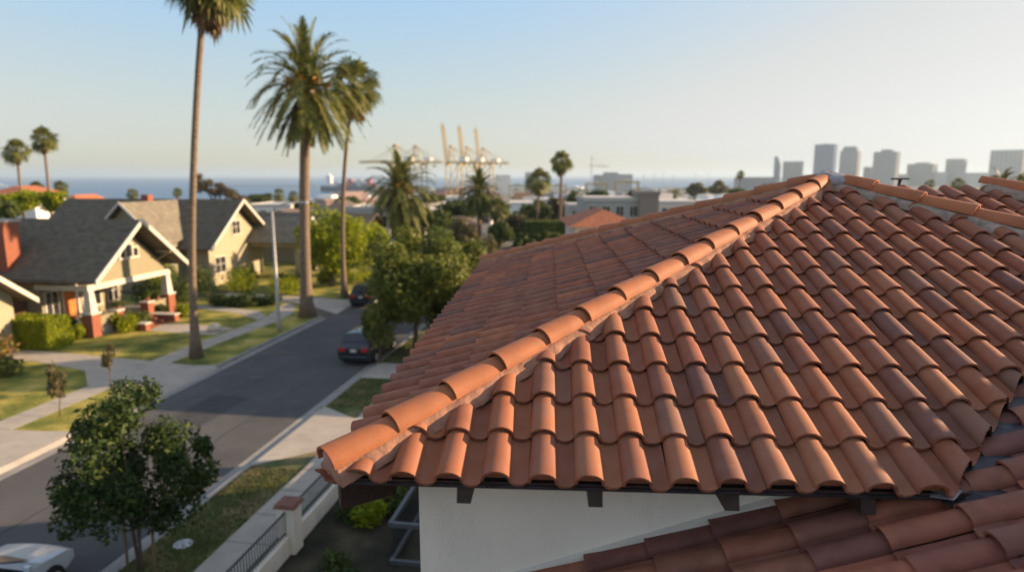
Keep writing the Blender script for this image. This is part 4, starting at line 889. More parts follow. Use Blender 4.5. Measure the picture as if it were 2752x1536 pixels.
def car(label,loc,rz,paint,suv=False,plate=True):
    t=thing('parked_car',label,'car',loc,rz)
    # local +y = forward; stations (y, zb, belt, top, wbelt, wtop)
    if suv: st=[(-2.3,.42,.95,.97,.8,.78),(-2.25,.3,1.0,1.03,.88,.84),(-2.1,.25,1.02,1.2,.9,.8),(-1.7,.24,1.02,1.66,.92,.66),(-.2,.24,1.0,1.7,.93,.67),(.35,.24,.98,1.63,.93,.66),(1.15,.24,.97,1.02,.92,.8),(2.0,.26,.9,.93,.88,.76),(2.3,.3,.72,.74,.8,.7),(2.38,.38,.6,.62,.7,.64)]
    else: st=[(-2.3,.4,.86,.88,.76,.72),(-2.22,.28,.94,.97,.84,.78),(-1.75,.25,.95,1.0,.88,.78),(-.95,.22,.94,1.4,.9,.6),(-.2,.22,.93,1.45,.9,.61),(.35,.22,.92,1.4,.9,.6),(1.2,.22,.9,.97,.89,.78),(1.95,.24,.8,.85,.85,.74),(2.25,.3,.66,.68,.76,.68),(2.33,.36,.58,.6,.66,.6)]
    m=MB(); k=13
    for (y,zb,zm,zt_,wm,wt) in st:
        m.v+=[(-wm*.88,y,zb),(-wm*.99,y,zb+.12),(-wm*1.01,y,(zb+zm)/2),(-wm,y,zm),(-wt,y,zt_-.03),(-wt*.62,y,zt_+.012),(0,y,zt_+.03),(wt*.62,y,zt_+.012),(wt,y,zt_-.03),(wm,y,zm),(wm*1.01,y,(zb+zm)/2),(wm*.99,y,zb+.12),(wm*.88,y,zb)]
    # crown the roof a little
    for i in range(len(st)-1):
        for j in range(k): m.f.append((i*k+j,i*k+(j+1)%k,(i+1)*k+(j+1)%k,(i+1)*k+j))
    m.f.append(tuple(range(k))); m.f.append(tuple((len(st)-1)*k+j for j in range(k)))
    body=m.build('body',paint,t,smooth=True)
    md=body.modifiers.new('b','BEVEL'); md.width=.05; md.segments=3; md.limit_method='ANGLE'; md.angle_limit=R(25)
    ci=[i for i,s in enumerate(st) if s[3]-s[2]>.3]; i0,i1=ci[0],ci[-1]
    def P_(s,f,sg,o=.012): 
        y,zb,zm,zt_,wm,wt=s; return (sg*(wm+(wt-wm)*f+o),y,zm+(zt_-zm)*f+.0)
    for sg in (-1,1):
        g2=MB()
        pts=[]
        lo=[st[i0-1] if suv else st[i0]]+[st[i] for i in ci[(0 if suv else 1):]]+[st[i1+1]]
        bot=[P_(s,.1,sg) for s in ci_ ] if False else None
        a=st[i0];b=st[i1]; f0=st[i0-1]; f1=st[i1+1]
        def lerp(p,q,t_): return tuple(p[n_]+(q[n_]-p[n_])*t_ for n_ in range(6))
        A_=P_(lerp(f0,a,.75),.1,sg,.02); B_=P_(a,.85,sg,.015); C_=P_(b,.85,sg,.015); D_=P_(lerp(b,f1,.6),.12,sg,.02); M0=P_(st[ci[len(ci)//2]],.1,sg,.02); M1=P_(st[ci[len(ci)//2]],.87,sg,.015)
        g2.add([A_,B_,M1,M0],[(0,1,2,3)]); g2.add([M0,M1,C_,D_],[(0,1,2,3)]); g2.build('side_window',M_glass,t)
    def scr(s0,s1,name,dy):
        g2=MB(); t0,t1=.12,.88
        y0,z0,w0=s0[0],s0[3],min(s0[5],s0[4]); y1,z1,w1=s1[0],s1[3],s1[5]
        pts=[]
        for tt,ww in ((t0,.93),(t1,.93)):
            y=y0+(y1-y0)*tt; z=z0+(z1-z0)*tt; w_=(w0+(w1-w0)*tt)*ww
            pts+= [(-w_,y+dy*1.6,z+.012),(0,y+dy*2.4,z+.045),(w_,y+dy*1.6,z+.012)]
        g2.add(pts,[(0,1,4,3),(1,2,5,4)]); g2.build(name,M_glass,t)
    scr(st[i0-1],st[i0],'rear_window',-.02); scr(st[i1+1],st[i1],'windscreen',.02)
    for (x,y) in ((-.86,-1.4),(.86,-1.4),(-.86,1.45),(.86,1.45)):
        w=MB(); base=[(.3,-.1),(.335,-.07),(.335,.07),(.3,.1)]
        vs=[]; n=20
        for r_,o_ in base:
            for i in range(n): a_=2*math.pi*i/n; vs.append((x+o_*(1 if x>0 else -1),y+r_*math.cos(a_),.335+r_*math.sin(a_)))
        w.v=vs
        for i in range(3):
            for j in range(n): w.f.append((i*n+j,i*n+(j+1)%n,(i+1)*n+(j+1)%n,(i+1)*n+j))
        w.f.append(tuple(range(n))); w.f.append(tuple(3*n+j for j in range(n)))
        tw=w.build('wheel',pm('tyre',(.02,.02,.02),rough=.9),t,smooth=False); w=MB()
        sx=1 if x>0 else -1
        w.add([(x+sx*.105,y+.2*math.cos(2*math.pi*i/12),.335+.2*math.sin(2*math.pi*i/12)) for i in range(12)],[tuple(range(12))]); w.build('rim',M_galv,tw,fix=False)
    rz_=.78 if not suv else .9
    for sg in (-1,1):
        w=MB(); w.box(sg*.62-.16,sg*.62+.16,-2.335,-2.26,rz_-.1,rz_+.1); w.build('tail_light',pm('tail_red',(.5,.02,.015),rough=.25),t,bevel=.015)
        w=MB(); w.box(sg*.52-.13,sg*.52+.13,2.16,2.31,.5,.6); w.build('headlight',pm('lens',(.6,.6,.62),rough=.15),t,bevel=.015)
        w=MB(); w.box(sg*.93-.08,sg*.93+.08,.75,.87,.95,1.1); w.build('mirror',paint,t,bevel=.02)
    w=MB(); w.box(-.72,.72,-2.36,-2.24,.38,.55); w.build('bumper',paint,t,bevel=.03)
    if plate: w=MB(); w.box(-.16,.16,-2.34,-2.3,rz_-.12,rz_+.03); w.build('licence_plate',M_white,t)
    return t
navy=pm('navy_paint',(.012,.016,.026),var=.05,rough=.3,coat=.8,spec=.6); whitep=pm('car_white',(.62,.66,.7),var=.03,rough=.35,coat=.7); dkp=pm('dark_paint',(.015,.02,.028),rough=.3,coat=.8)
car('dark blue parked car with red tail lights under the street tree',S(3.2,2.5,.0),TE,navy,suv=True)
car('small dark car farther up the street near the slim palm',S(-2.5,17.2,.0),TE+R(6),dkp,suv=True)
car('white car at the lower left corner below the dark tree',S(2.5,-20.45,.0),TE,whitep)
# ================================================================ MIDDLE DISTANCE BUILDINGS
def bld(label,px0,px1,pytop,Y,depth,mat,roofm=None,hmin=3,par=.35,wins=0,name='building',base=None,cat='building',roof=None,rz=0,winrows=1):
    q0,q1=Q(px0,pytop,Y),Q(px1,pytop,Y); wd=q1.x-q0.x; cx=(q0.x+q1.x)/2; zb=land_z(cx,Y+depth/2)-1; h=q0.z-zb
    t=thing(name,label,cat,(cx,Y,zb),rz)
    if roof=='hip':
        eh=roofm[1]
        w=MB(); w.box(-wd/2+.5,wd/2-.5,.5,depth-.5,0,h-eh); w.build('wall',mat,t)
        rr=min(wd,depth)/2*.98; w=MB(); A_=[(-wd/2,0),(wd/2,0),(wd/2,depth),(-wd/2,depth)]
        if wd>depth: r0,r1=(-wd/2+rr,depth/2),(wd/2-rr,depth/2)
        else: r0,r1=(0,rr),(0,depth-rr)
        v=[(x,y,h-eh) for x,y in A_]+[(r0[0],r0[1],h),(r1[0],r1[1],h)]
        w.add(v,[(0,1,5,4),(1,2,5),(2,3,4,5),(3,0,4),(3,2,1,0)] if wd>depth else [(0,1,4),(1,2,5,4),(2,3,5),(3,0,4,5),(3,2,1,0)]); w.build('roof',roofm[0],t)
    else:
        w=MB(); w.box(-wd/2,wd/2,0,depth,0,h-.5); w.build('wall',mat,t)
        w=MB(); w.box(-wd/2-.15,wd/2+.15,-.15,depth+.15,h-.499,h-.15); w.box(-wd/2-.15,wd/2+.15,-.15,.1,h-.149,h); w.box(-wd/2-.15,.1-wd/2,.101,depth,h-.149,h); w.build('roof',roofm[0] if roofm else mat,t)
    for r_ in range(winrows):
        for i in range(wins):
            u=-wd/2+wd*(i+.5)/wins; window(t,'y-',0 if roof!='hip' else .5,u,h-(1.8 if roof!='hip' else eh+1.4)-r_*3,wd/wins*.55,1.3,mull=1,rail=False)
    return t,wd,h
M_terr=pm('far_terracotta',(0.38,0.13,0.06),var=.2,scale=1.2,rough=.85,stretch=(6,1,1),bump=.6,bscale=4)
M_pale=pm('pale_wall',(.62,.58,.52),var=.05,rough=.85); M_grey=pm('grey_wall',(.36,.36,.36),var=.08,rough=.85); M_taupe=pm('taupe_wall',(.27,.22,.19),var=.08,rough=.9); M_whitew=pm('white_wall',(.8,.78,.74),var=.04,rough=.8); M_flat=pm('flat_roof',(.5,.48,.45),var=.1,rough=.9); M_dkroof=pm('brown_roof',(.13,.1,.08),var=.2,rough=.9)
bld('red tiled house with pale walls just left of our roof ridge',1528,1745,568,44,9,M_pale,(M_terr,1.05),roof='hip',wins=2,name='tiled_cottage')
bld('long grey flat roofed building behind the red tiled house',1575,1722,530,85,12,M_grey,(M_flat,),wins=4)
bld('square taupe stair tower on the grey flat roofed building',1720,1772,514,84,5,M_taupe,(M_taupe,))
bld('white and green modern building with wide windows right of the taupe tower',1774,1905,540,105,14,M_pale,(M_flat,),wins=5)
bld('grey building with a flat roof low behind the tall palm',1530,1600,548,110,10,M_grey,(M_flat,),wins=2)
bld('white house with a flat roof right of the slim palm trunk',930,1046,556,80,11,M_whitew,(M_flat,),wins=3)
bld('pale low house behind the second lime tree',1055,1150,578,95,9,M_pale,(M_dkroof,1.0),roof='hip',wins=2)
bld('white villa with a red tiled roof at the left edge',-60,60,500,115,12,M_whitew,(M_terr,1.5),roof='hip',wins=3,name='villa')
bld('low white annex right of the villa at the left edge',64,92,528,112,8,M_whitew,(M_flat,))
bld('small white house with red roof left of the dark ridge',165,205,524,120,9,M_whitew,(M_terr,1.0),roof='hip')
bld('white shed roofed house right of the second bungalow gable',660,780,549,120,14,M_whitew,(M_flat,),wins=4)
bld('brown roofed house in front of the white shore house',672,790,566,96,12,M_pale,(M_dkroof,1.2),roof='hip',wins=3)
bld('tan roofed house between lime tree and white house',865,935,540,140,12,M_pale,(M_dkroof,1.5),roof='hip')
bld('brown roofed house under the far cranes',1165,1290,580,100,10,M_taupe,(M_dkroof,1.3),roof='hip',wins=3)
bld('white house right of the broad palm trunk',1285,1320,560,108,9,M_whitew,(M_flat,),wins=1)
bld('long white warehouse between the palms below the crane legs',1370,1480,545,230,30,M_whitew,(M_flat,))
bld('low white building below the yellow crane base',1195,1290,529,260,25,M_whitew,(M_flat,),wins=5)
# distant town
rn=random.Random(77); tm=[M_whitew,M_pale,M_flat,pm('town_pink',(.5,.36,.3),rough=.9),pm('town_grey',(.4,.4,.42),rough=.9)]
protos=[]
for i in range(10):
    wd,dp,h=rn.uniform(9,20),rn.uniform(9,14),rn.uniform(3.5,7.5)
    m=MB(); m.box(-wd/2,wd/2,-dp/2,dp/2,-3,h); m.box(-wd/2-.4,wd/2+.4,-dp/2-.4,dp/2+.4,h+.001,h+.5)
    if i%2: m.box(-wd/6,wd/5,-dp/4,dp/4,h+.501,h+2.4)
    for j in range(int(wd/3)):
        u=-wd/2+1.4+3*j; m.box(u,u+1.3,-dp/2-.08,-dp/2-.02,1,2.4)
    me=bpy.data.meshes.new('town_building'); me.from_pydata(m.v,[],m.f); me.materials.append(tm[i%5]); protos.append(me)
cnt=0
for i in range(250):
    Y=rn.uniform(190,1900) if i%3 else rn.uniform(190,600)
    px=rn.choice([rn.uniform(870,1160),rn.uniform(1400,2150),rn.uniform(1500,2150),rn.uniform(2200,2752)])
    if px<1020 and Y>1080: Y=rn.uniform(300,1050)
    x=(px-1376)/1775*Y; o=bpy.data.objects.new('town_building',rn.choice(protos)); C.objects.link(o); o.location=(x,Y,land_z(x,Y)); o.rotation_euler=(0,0,rn.choice([0,.2,-.3,.5])+rn.uniform(-.1,.1))
    s=1+Y/1500; o.scale=(s*rn.uniform(.8,1.3),s,min(s,1.3)); tag(o,'small pale building among many in the hazy town below the horizon','building','buildings of the distant town')
m=MB()
for i in range(1700):
    Y=rn.uniform(130,2000) if i%2 else rn.uniform(130,700); px=rn.choice([rn.uniform(-50,900) if Y<1000 else rn.uniform(900,1160),rn.uniform(870,1250),rn.uniform(1250,2752),rn.uniform(1450,2752)])
    if px<1010 and Y>1050: continue
    x=(px-1376)/1775*Y; z=land_z(x,Y); r=rn.uniform(3,6)*(1+Y/2500); h_=rn.uniform(3,6.5)
    leaves(m,(x,Y,z+h_*.55),r,r*.7,h_*.55,34,max(.7,.0016*Y)+.3,rn,shell=.4)
tag(m.build('distant_trees',leafmat('far_leaves',[(.06,.09,.02),(.1,.13,.03),(.15,.15,.045),(.075,.09,.03)]),fix=False),'tree cover spread through the hazy town','trees',kind='stuff')
# light masts in the port plain
for i,px in enumerate((1731,1758,1783,1809,1869,1904,1700,1655)):
    Y=1100+60*i; x=(px-1376)/1775*Y; zb=land_z(x,Y); h=CH-zb+ (471-(472-(i%3)*3))/1775*Y
    m=MB(); m.tube([(0,0,0),(0,0,h)],[.5,.3],6); m.box(-2.2,2.2,-.3,.3,h,h+.9); tag(m.build('light_mast',M_galv,loc=(x,Y,zb)),'slim tall light mast above the port plain','light mast','light masts over the port')
# quay containers
crs=[pm('box_red',(.42,.12,.09),rough=.7),pm('box_blue',(.08,.14,.25),rough=.7),pm('box_orange',(.5,.22,.08),rough=.7),pm('box_white',(.6,.6,.58),rough=.7),pm('box_pink',(.5,.2,.17),rough=.7)]
for i in range(70):
    if i<34: px=rn.uniform(1140,1300); Y=rn.uniform(1180,1420)
    elif i<56: px=rn.uniform(1380,1470); Y=rn.uniform(1000,1300)
    else: px=rn.uniform(1590,1700); Y=rn.uniform(900,1100)
    x=(px-1376)/1775*Y; zb=land_z(x,Y); m=MB(); n=rn.randint(2,5); nw=rn.randint(1,3)
    for a in range(nw):
        for b in range(n): m.box(a*12.6,a*12.6+12.2,0,2.4,b*2.62,b*2.62+2.6)
    tag(m.build('container_stack',crs[i%5],loc=(x,Y,zb)),['red','blue','orange','white','pink'][i%5]+' stack of shipping containers on the port yard','containers','container stacks in the port')
# yellow yard gantries
for i,(px,Y,s) in enumerate(((1605,900,1),(1686,880,1.1),(1391,1000,.9),(1500,1050,.9))):
    x=(px-1376)/1775*Y; zb=land_z(x,Y); t=thing('yard_gantry',['yellow yard gantry left of the grey port shed','yellow yard gantry left of the light masts','small yellow yard gantry right of the raised cranes','yellow yard gantry behind the slim palm head'][i],'gantry crane',(x,Y,zb),0,'yellow yard gantries')
    m=MB(); H=25*s; W=15*s
    m.box(-W,W,-1,1,H,H+2.2); m.box(-W,W,7,9,H,H+2.2); m.build('beam',M_yel,t)
    for sx in (-1,1):
        for y in (0,8): m=MB(); m.box(sx*W*.93-.7,sx*W*.93+.7,y-.7,y+.7,0,H); m.build('leg',M_yel,t)
    m=MB(); m.box(-3,3,-1.5,9.5,H+2.21,H+5); m.build('trolley',M_white,t)
# grey port cranes and sheds
for i,(px0,px1,py,Y,lab) in enumerate(((1628,1662,463,1500,'grey port shed with a flat top'),(1600,1630,470,1550,'low grey shed left of the flat topped shed'),(1662,1700,468,1600,'grey humped shed right of the flat topped shed'),(1330,1372,470,1400,'pale port office behind the raised cranes'),(1412,1450,463,1450,'pale port hall behind the loose headed palm'),(2000,2085,476,900,'long grey flat roofed hall left of the blade tower'))):
    bld(lab,px0,px1,py,Y,40,M_grey if i!=3 else M_whitew,(M_grey,),name='port_shed')
t0,_=at(1589,472,1450); gc=thing('tower_crane','thin blue grey tower crane mast and jib beside the port sheds','crane',t0)
m=MB(); m.tube([(0,0,0),(0,0,82)],1.1,4); m.build('mast',M_grey,gc); m=MB(); m.tube([(-4,0,62),(38,0,60)],.9,4); m.tube([(0,0,80),(30,0,61)],.3,4); m.build('jib',M_grey,gc)
# container cranes
ROT=R(26)
def sts(label,px,Y,up,sc_=1.0):
    x=(px-1376)/1775*Y; zb=land_z(x,Y)
    t=thing('container_crane',label,'crane',(x,Y,zb),0,'yellow quay cranes'); t.rotation_euler=(0,0,-ROT); t.scale=(sc_,)*3
    # local: -x towards the water (image left), y depth
    Gz=62; g=24; W=16
    for (lx,ly) in ((0,0),(0,W),(g,0),(g,W)):
        m=MB(); m.tube([(lx,ly,0),(lx,ly,Gz)],1.15,4); m.build('leg',M_yel,t)
    m=MB(); m.box(-1,1,0,W,2,5); m.box(g-1,g+1,0,W,2,5); m.box(0,g,-1,1,17,19.5); m.box(0,g,W-1,W+1,17,19.5); m.box(-1,1,0,W,Gz-3,Gz); m.box(g-1,g+1,0,W,Gz-3,Gz)
    for yy in (0,W): m.tube([(0,yy,19),(g,yy,Gz-3)],.6,4); m.tube([(g,yy,5),(0,yy,17)],.4,4)
    for i in range(4): m.box(-2+g*(i//2),2+g*(i//2),-3+(W)*(i%2),3+W*(i%2),0,2)
    m.build('portal_frame',M_yel,t)
    m=MB(); 
    for yy in (4,12):
        m.box(-3,62,yy-.8,yy+.8,Gz+.2,Gz+3)
    for i in range(13): m.box(-3+5.2*i,-2.3+5.2*i,4.8,11.2,Gz+.3,Gz+1.5)
    for i in range(20): m.tube([(-3+3.2*i,3.2,Gz+3),(-1.4+3.2*i,3.2,Gz+5)],.16,3)
    m.box(-3,62,3.1,3.3,Gz+4.6,Gz+4.9); m.build('girder',M_yel,t)
    m=MB(); m.box(26,40,2.5,13.5,Gz+3.2,Gz+11); m.build('machinery_house',M_whitew,t)
    # A frame
    m=MB(); ax=7; az=Gz+31
    for yy in (3,13):
        m.tube([(0,yy,Gz),(ax-2,8,az)],.9,4); m.tube([(16,yy,Gz),(ax+1,8,az)],.6,4); m.tube([(4,yy,Gz+14),(11.5,yy,Gz+14)],.4,4)
    m.box(ax-4,ax+3,5,11,az-2,az+1); m.build('a_frame',M_yel,t)
    m=MB(); m.tube([(ax,8,az),(34,6,Gz+3)],.38,4); m.tube([(ax,8,az),(58,10,Gz+3)],.38,4); m.tube([(ax,8,az),(46,8,Gz+3)],.3,4)
    if not up: m.tube([(ax,8,az),(-22,6,Gz+2)],.38,4); m.tube([(ax,8,az),(-54,10,Gz+2)],.38,4); m.tube([(ax,8,az),(-38,8,Gz+2)],.3,4)
    m.build('stay',M_yel,t)
    m=MB(); BL=68
    d=Vector((-1,0,0)) if not up else Vector((-.13,0,.99)).normalized()
    if not up: d=Vector((-1,0,0))
    n=Vector((0,0,1)) if not up else Vector((.99,0,.13))
    o=Vector((-3,0,Gz+1.5))
    for yy in (4.5,11.5):
        m.tube([o+Vector((0,yy,0)),o+d*BL+Vector((0,yy,0))],1.05,4)
        m.tube([o+d*2+n*3.5+Vector((0,yy,0)),o+d*BL*.97+n*2.5+Vector((0,yy,0))],.4,4)
    for i in range(15):
        p=o+d*(BL*i/14); m.tube([p+Vector((0,4.5,0)),p+Vector((0,11.5,0))],.45,4)
        p2=o+d*(BL*(i+.5)/14); 
        for yy in (4.5,11.5): m.tube([p+Vector((0,yy,0)),p2+n*3+Vector((0,yy,0))],.28,3); m.tube([p2+n*3+Vector((0,yy,0)),p+d*(BL/14)+Vector((0,yy,0))],.28,3)
    m.build('boom',M_yel,t)
    m=MB(); m.box(44,48,5,11,Gz-6,Gz-2.5); m.build('cab',M_grey,t)
    return t
sts('nearest of the three quay cranes with raised booms',1199,1200,True)
sts('middle of the three quay cranes with raised booms',1243,1250,True)
sts('farthest of the three quay cranes with raised booms',1287,1300,True)
sts('left quay crane with a lowered boom pointing out to sea',1050,1150,False)
sts('right quay crane with a lowered boom behind the date palm',1104,1200,False)
# ship
q=Q(935,511,1750); sp=thing('container_ship','dark hulled container ship with a white superstructure left of the cranes','ship',(q.x,1750,-33))
m=MB(); L_=72
sec=[(-L_,2,16),(-L_*.95,9,15.5),(-L_*.6,11,14),(L_*.6,11,14),(L_*.85,8,15),(L_*1.02,1,19)]
for (x,w_,h_) in sec: m.v+=[(x,-w_,0),(x,-w_*1.05,h_),(x,w_*1.05,h_),(x,w_,0)]
for i in range(len(sec)-1):
    for j in range(4): m.f.append((i*4+j,i*4+(j+1)%4,(i+1)*4+(j+1)%4,(i+1)*4+j))
m.f+=[(0,1,2,3),tuple(len(sec)*4-4+j for j in range(4))]; m.build('hull',pm('hull_blue',(.03,.045,.075),rough=.6),sp)
m=MB(); m.box(-54,-42,-10,10,14,38); m.box(-56,-41,-11,11,38.01,41); m.box(-50,-46,-3,3,41.01,50); m.build('superstructure',M_whitew,sp)
for i in range(9):
    m=MB(); x=-36+12.5*i; hh_=rn.choice([8,10.5,13,18,20]); m.box(x,x+12,-10,10,14.01,14+hh_); m.build('container_bay',[crs[3],crs[1],crs[0],crs[0],crs[1]][i%5],sp)
m=MB(); m.box(-230,150,0,12,-34,-30.5); q=Q(750,495,2600); tag(m.build('breakwater',pm('breakwater_stone',(.35,.3,.26),var=.2,scale=.05,rough=.95),loc=(q.x,2600,0)),'long thin pale breakwater in front of the sea horizon','breakwater')
q=Q(5,477,2600); m=MB(); m.add([(-14,-3,0),(14,-3,0),(18,0,5),(14,3,0),(-14,3,0),(-16,0,5)],[(0,1,2,5),(5,2,3,4),(0,5,4),(1,3,2),(0,4,3,1)]); m.box(-10,-2,-2,2,4,11); tag(m.build('small_ship',M_whitew,loc=(q.x,2600,-33)),'tiny pale boat near the horizon at the left edge','boat')
# skyline
SK=[(2082,2100,420,'blade',(.1,.19,.32),'slim curved blade tower left of the skyline'),(2106,2159,434,'std',(.42,.38,.33),'broad stepped tower beside the blade tower'),(2191,2251,387,'glass',(.07,.16,.34),'tall blue grey glass tower, the highest of the skyline'),(2260,2315,394,'cham',(.37,.36,.34),'tower with chamfered shoulders right of the tall glass tower'),(2322,2347,449,'std',(.36,.34,.32),'small low tower between two taller towers'),
 (2350,2420,402,'step',(.27,.28,.28),'grey ribbed tower with a raised centre above the pipe'),(2440,2520,437,'step',(.34,.33,.31),'wide low tower with a stepped top'),(2544,2599,427,'std',(.42,.4,.36),'plain square tower second from the right edge'),(2664,2765,403,'std',(.42,.4,.37),'wide pale block cut by the right edge')]
for i,(x0,x1,yt,ty,col,lab) in enumerate(SK):
    Y=2500+rn.uniform(-80,80); a_,b__=Q(x0,yt,Y),Q(x1,yt,Y); wd=b__.x-a_.x; cx=(a_.x+b__.x)/2; zb=-34; H=a_.z-zb; dp=wd*.7
    yaw=math.atan((x0-1376)/1775)+R(14)
    mt=pm('tower_wall_%s'%['blade','tan','glass','stone','dun','slate','ash','sand','cream'][i],col,var=.05,scale=.02,rough=.5 if ty=='glass' else .85)
    gm=pm('tower_glass',(.05,.08,.12),rough=.25,spec=.6)
    wd=wd/(math.cos(R(14))+.7*math.sin(R(14)))*math.cos(math.atan((x0-1376)/1775)); dp=wd*.7
    t=thing('tower',lab,'skyscraper',(cx,Y,zb),-yaw)
    core=MB(); fl=MB(); pi_=MB()
    prof=lambda z:1.0
    if ty=='blade':
        core=MB(); n=12
        for j in range(n+1):
            z=H*j/n; xl=-wd/2+wd*.0; xr=wd/2*(1-(max(0,(j/n-.6))/.4)**2*1.3)
            core.v+=[(xl,-dp/2,z),(xr,-dp/2,z),(xr,dp/2,z),(xl,dp/2,z)]
        for j in range(n):
            for k_ in range(4): core.f.append((j*4+k_,j*4+(k_+1)%4,(j+1)*4+(k_+1)%4,(j+1)*4+k_))
        core.f.append(tuple(n*4+k_ for k_ in range(4))); core.build('core',gm,t)
        nf=int(H/8)
        for j in range(1,nf): z=8*j; xr=wd/2*(1-(max(0,(z/H-.6))/.4)**2*1.3); fl.box(-wd/2-.3,max(-wd/2,xr)+.3,-dp/2-.3,dp/2+.3,z,z+2.4)
        fl.build('floor_bands',mt,t); continue
    if ty=='cham':
        hs_=H*.86; core.box(-wd/2,wd/2,-dp/2,dp/2,0,hs_); core.frustum(0,0,wd,wd*.66,hs_+.01,H,dp,dp*.66)
    elif ty=='step':
        hs_=H*.93; core.box(-wd/2,wd/2,-dp/2,dp/2,0,hs_); core.box(-wd*.22,wd*.25,-dp*.3,dp*.3,hs_+.01,H)
    else: hs_=H*.985; core.box(-wd/2,wd/2,-dp/2,dp/2,0,hs_); core.box(-wd*.2,wd*.2,-dp*.3,dp*.3,hs_+.01,H)
    core.build('core',gm if ty!='glass' else gm,t)
    nf=int(hs_/8); 
    for j in range(nf+1):
        z=hs_*j/nf; fl.box(-wd/2-.5,wd/2+.5,-dp/2-.5,dp/2+.5,z-(2.0 if ty!='glass' else .9),z+(1.6 if ty!='glass' else .7))
    fl.build('floor_bands',mt,t)
    npi=7
    for j in range(npi+1):
        u=-wd/2+wd*j/npi; pi_.box(u-.9,u+.9,-dp/2-.9,-dp/2-.1,0,hs_+.6); pi_.box(u-.9,u+.9,dp/2+.1,dp/2+.9,0,hs_+.6)
        v_=-dp/2+dp*j/npi; pi_.box(wd/2+.1,wd/2+.9,v_-.9,v_+.9,0,hs_+.6); pi_.box(-wd/2-.9,-wd/2-.1,v_-.9,v_+.9,0,hs_+.6)
    pi_.build('piers',mt,t)
for i,(x0,x1,yt) in enumerate(((2160,2192,470),(2515,2546,462),(2600,2664,464),(2420,2442,468))):
    bld(['low hazy block right of the stepped tower','low hazy block left of the square tower','long low hazy block left of the pale block','small low hazy block behind the chimney pipe'][i],x0,x1,yt,2450,60,M_grey,(M_grey,),name='low_block')
# pipe with a flat cowl beyond the right hip
q=Q(2415,520,11.5); zz_=Q(2415,483,11.5).z
vp=thing('vent_pipe','thin dark vent pipe with a flat cowl beyond the right hip ridge','vent pipe',(q.x,q.y,8.6))
m=MB(); m.tube([(0,0,0),(0,0,zz_-8.6)],.03,10); m.build('pipe',M_iron,vp,smooth=True); m=MB(); m.box(-.13,.13,-.05,.05,zz_-8.6,zz_-8.6+.03); m.build('cowl',M_iron,vp)
# ================================================================ LIGHT, AIR, CAMERA
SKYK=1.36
SAZ,SEL=R(76),R(15.5)
w=bpy.data.worlds.new("World"); sc.world=w; w.use_nodes=True; N=w.node_tree.nodes; L=w.node_tree.links
sky=N.new('ShaderNodeTexSky'); sky.sky_type='NISHITA'; sky.sun_disc=False; sky.sun_elevation=SEL; sky.sun_rotation=SAZ; sky.altitude=0; sky.air_density=1.0; sky.dust_density=1.0; sky.ozone_density=1.5
bg=N['Background']
# tone the physical sky: compress its very bright low part, the way the photograph is exposed
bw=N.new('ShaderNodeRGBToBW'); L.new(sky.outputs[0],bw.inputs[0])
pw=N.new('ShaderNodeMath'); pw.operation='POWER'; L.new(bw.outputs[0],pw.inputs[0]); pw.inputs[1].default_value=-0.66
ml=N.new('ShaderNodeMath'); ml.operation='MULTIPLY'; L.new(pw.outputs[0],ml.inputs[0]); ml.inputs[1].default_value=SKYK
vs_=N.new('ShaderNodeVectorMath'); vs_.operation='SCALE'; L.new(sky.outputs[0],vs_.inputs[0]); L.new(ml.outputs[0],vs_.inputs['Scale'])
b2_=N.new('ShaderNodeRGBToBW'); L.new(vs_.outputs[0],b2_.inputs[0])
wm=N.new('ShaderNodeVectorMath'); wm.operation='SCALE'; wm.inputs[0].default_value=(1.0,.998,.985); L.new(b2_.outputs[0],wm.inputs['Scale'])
mr_=N.new('ShaderNodeMapRange'); L.new(bw.outputs[0],mr_.inputs[0]); mr_.inputs['From Min'].default_value=2.4; mr_.inputs['From Max'].default_value=4.6; mr_.inputs['To Min'].default_value=0.0; mr_.inputs['To Max'].default_value=.93
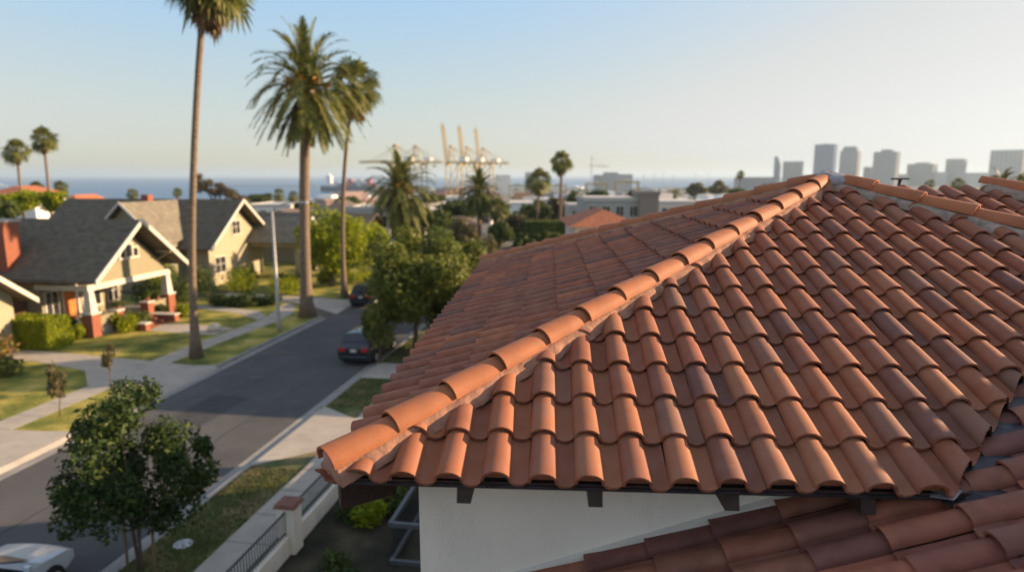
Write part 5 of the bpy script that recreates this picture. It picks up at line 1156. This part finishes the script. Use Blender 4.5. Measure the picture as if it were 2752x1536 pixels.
mxs=N.new('ShaderNodeMix'); mxs.data_type='RGBA'; m4=N.new('ShaderNodeMapRange'); L.new(bw.outputs[0],m4.inputs[0]); m4.inputs['From Min'].default_value=2.2; m4.inputs['From Max'].default_value=1.2; m4.inputs['To Max'].default_value=.6
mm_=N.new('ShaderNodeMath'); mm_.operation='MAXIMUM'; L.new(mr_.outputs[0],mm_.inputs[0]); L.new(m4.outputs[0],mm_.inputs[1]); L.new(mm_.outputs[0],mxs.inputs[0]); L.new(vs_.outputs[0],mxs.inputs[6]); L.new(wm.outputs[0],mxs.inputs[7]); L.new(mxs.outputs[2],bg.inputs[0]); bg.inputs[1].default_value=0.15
sv=Vector((math.sin(SAZ)*math.cos(SEL),math.cos(SAZ)*math.cos(SEL),math.sin(SEL)))
sl=bpy.data.lights.new('sun','SUN'); sl.energy=5.0; sl.angle=R(0.6); sl.color=(1,.71,.44); so=bpy.data.objects.new('sun',sl); C.objects.link(so); so.rotation_euler=sv.to_track_quat('Z','Y').to_euler(); so.location=(50,10,60)
hz=MB().box(-31000,31000,-400,46000,-60,135)
hm=bpy.data.materials.new('haze'); hm.use_nodes=True; hn=hm.node_tree.nodes; hn.remove(hn['Principled BSDF']); pv=hn.new('ShaderNodeVolumePrincipled'); pv.inputs['Color'].default_value=(.66,.84,1,1); pv.inputs['Density'].default_value=0.00011; pv.inputs['Anisotropy'].default_value=.2
hm.node_tree.links.new(pv.outputs[0],hn['Material Output'].inputs['Volume'])
tag(hz.build('haze',hm),'thin pale haze over the town and sea','haze',kind='stuff')
cam=bpy.data.cameras.new('camera'); cam.sensor_width=36; cam.lens=F/2752*36; cam.clip_end=90000; cam.clip_start=.05
co=bpy.data.objects.new('camera',cam); C.objects.link(co); co.location=(0,0,CH); co.rotation_euler=(math.pi/2-PIT,0,0); sc.camera=co
cam.dof.use_dof=True; cam.dof.focus_distance=5.3; cam.dof.aperture_fstop=0.76
sc.view_settings.view_transform='Standard'; sc.view_settings.look='None'; sc.view_settings.gamma=1; sc.view_settings.exposure=1.12
sc.render.resolution_x=1024; sc.render.resolution_y=571
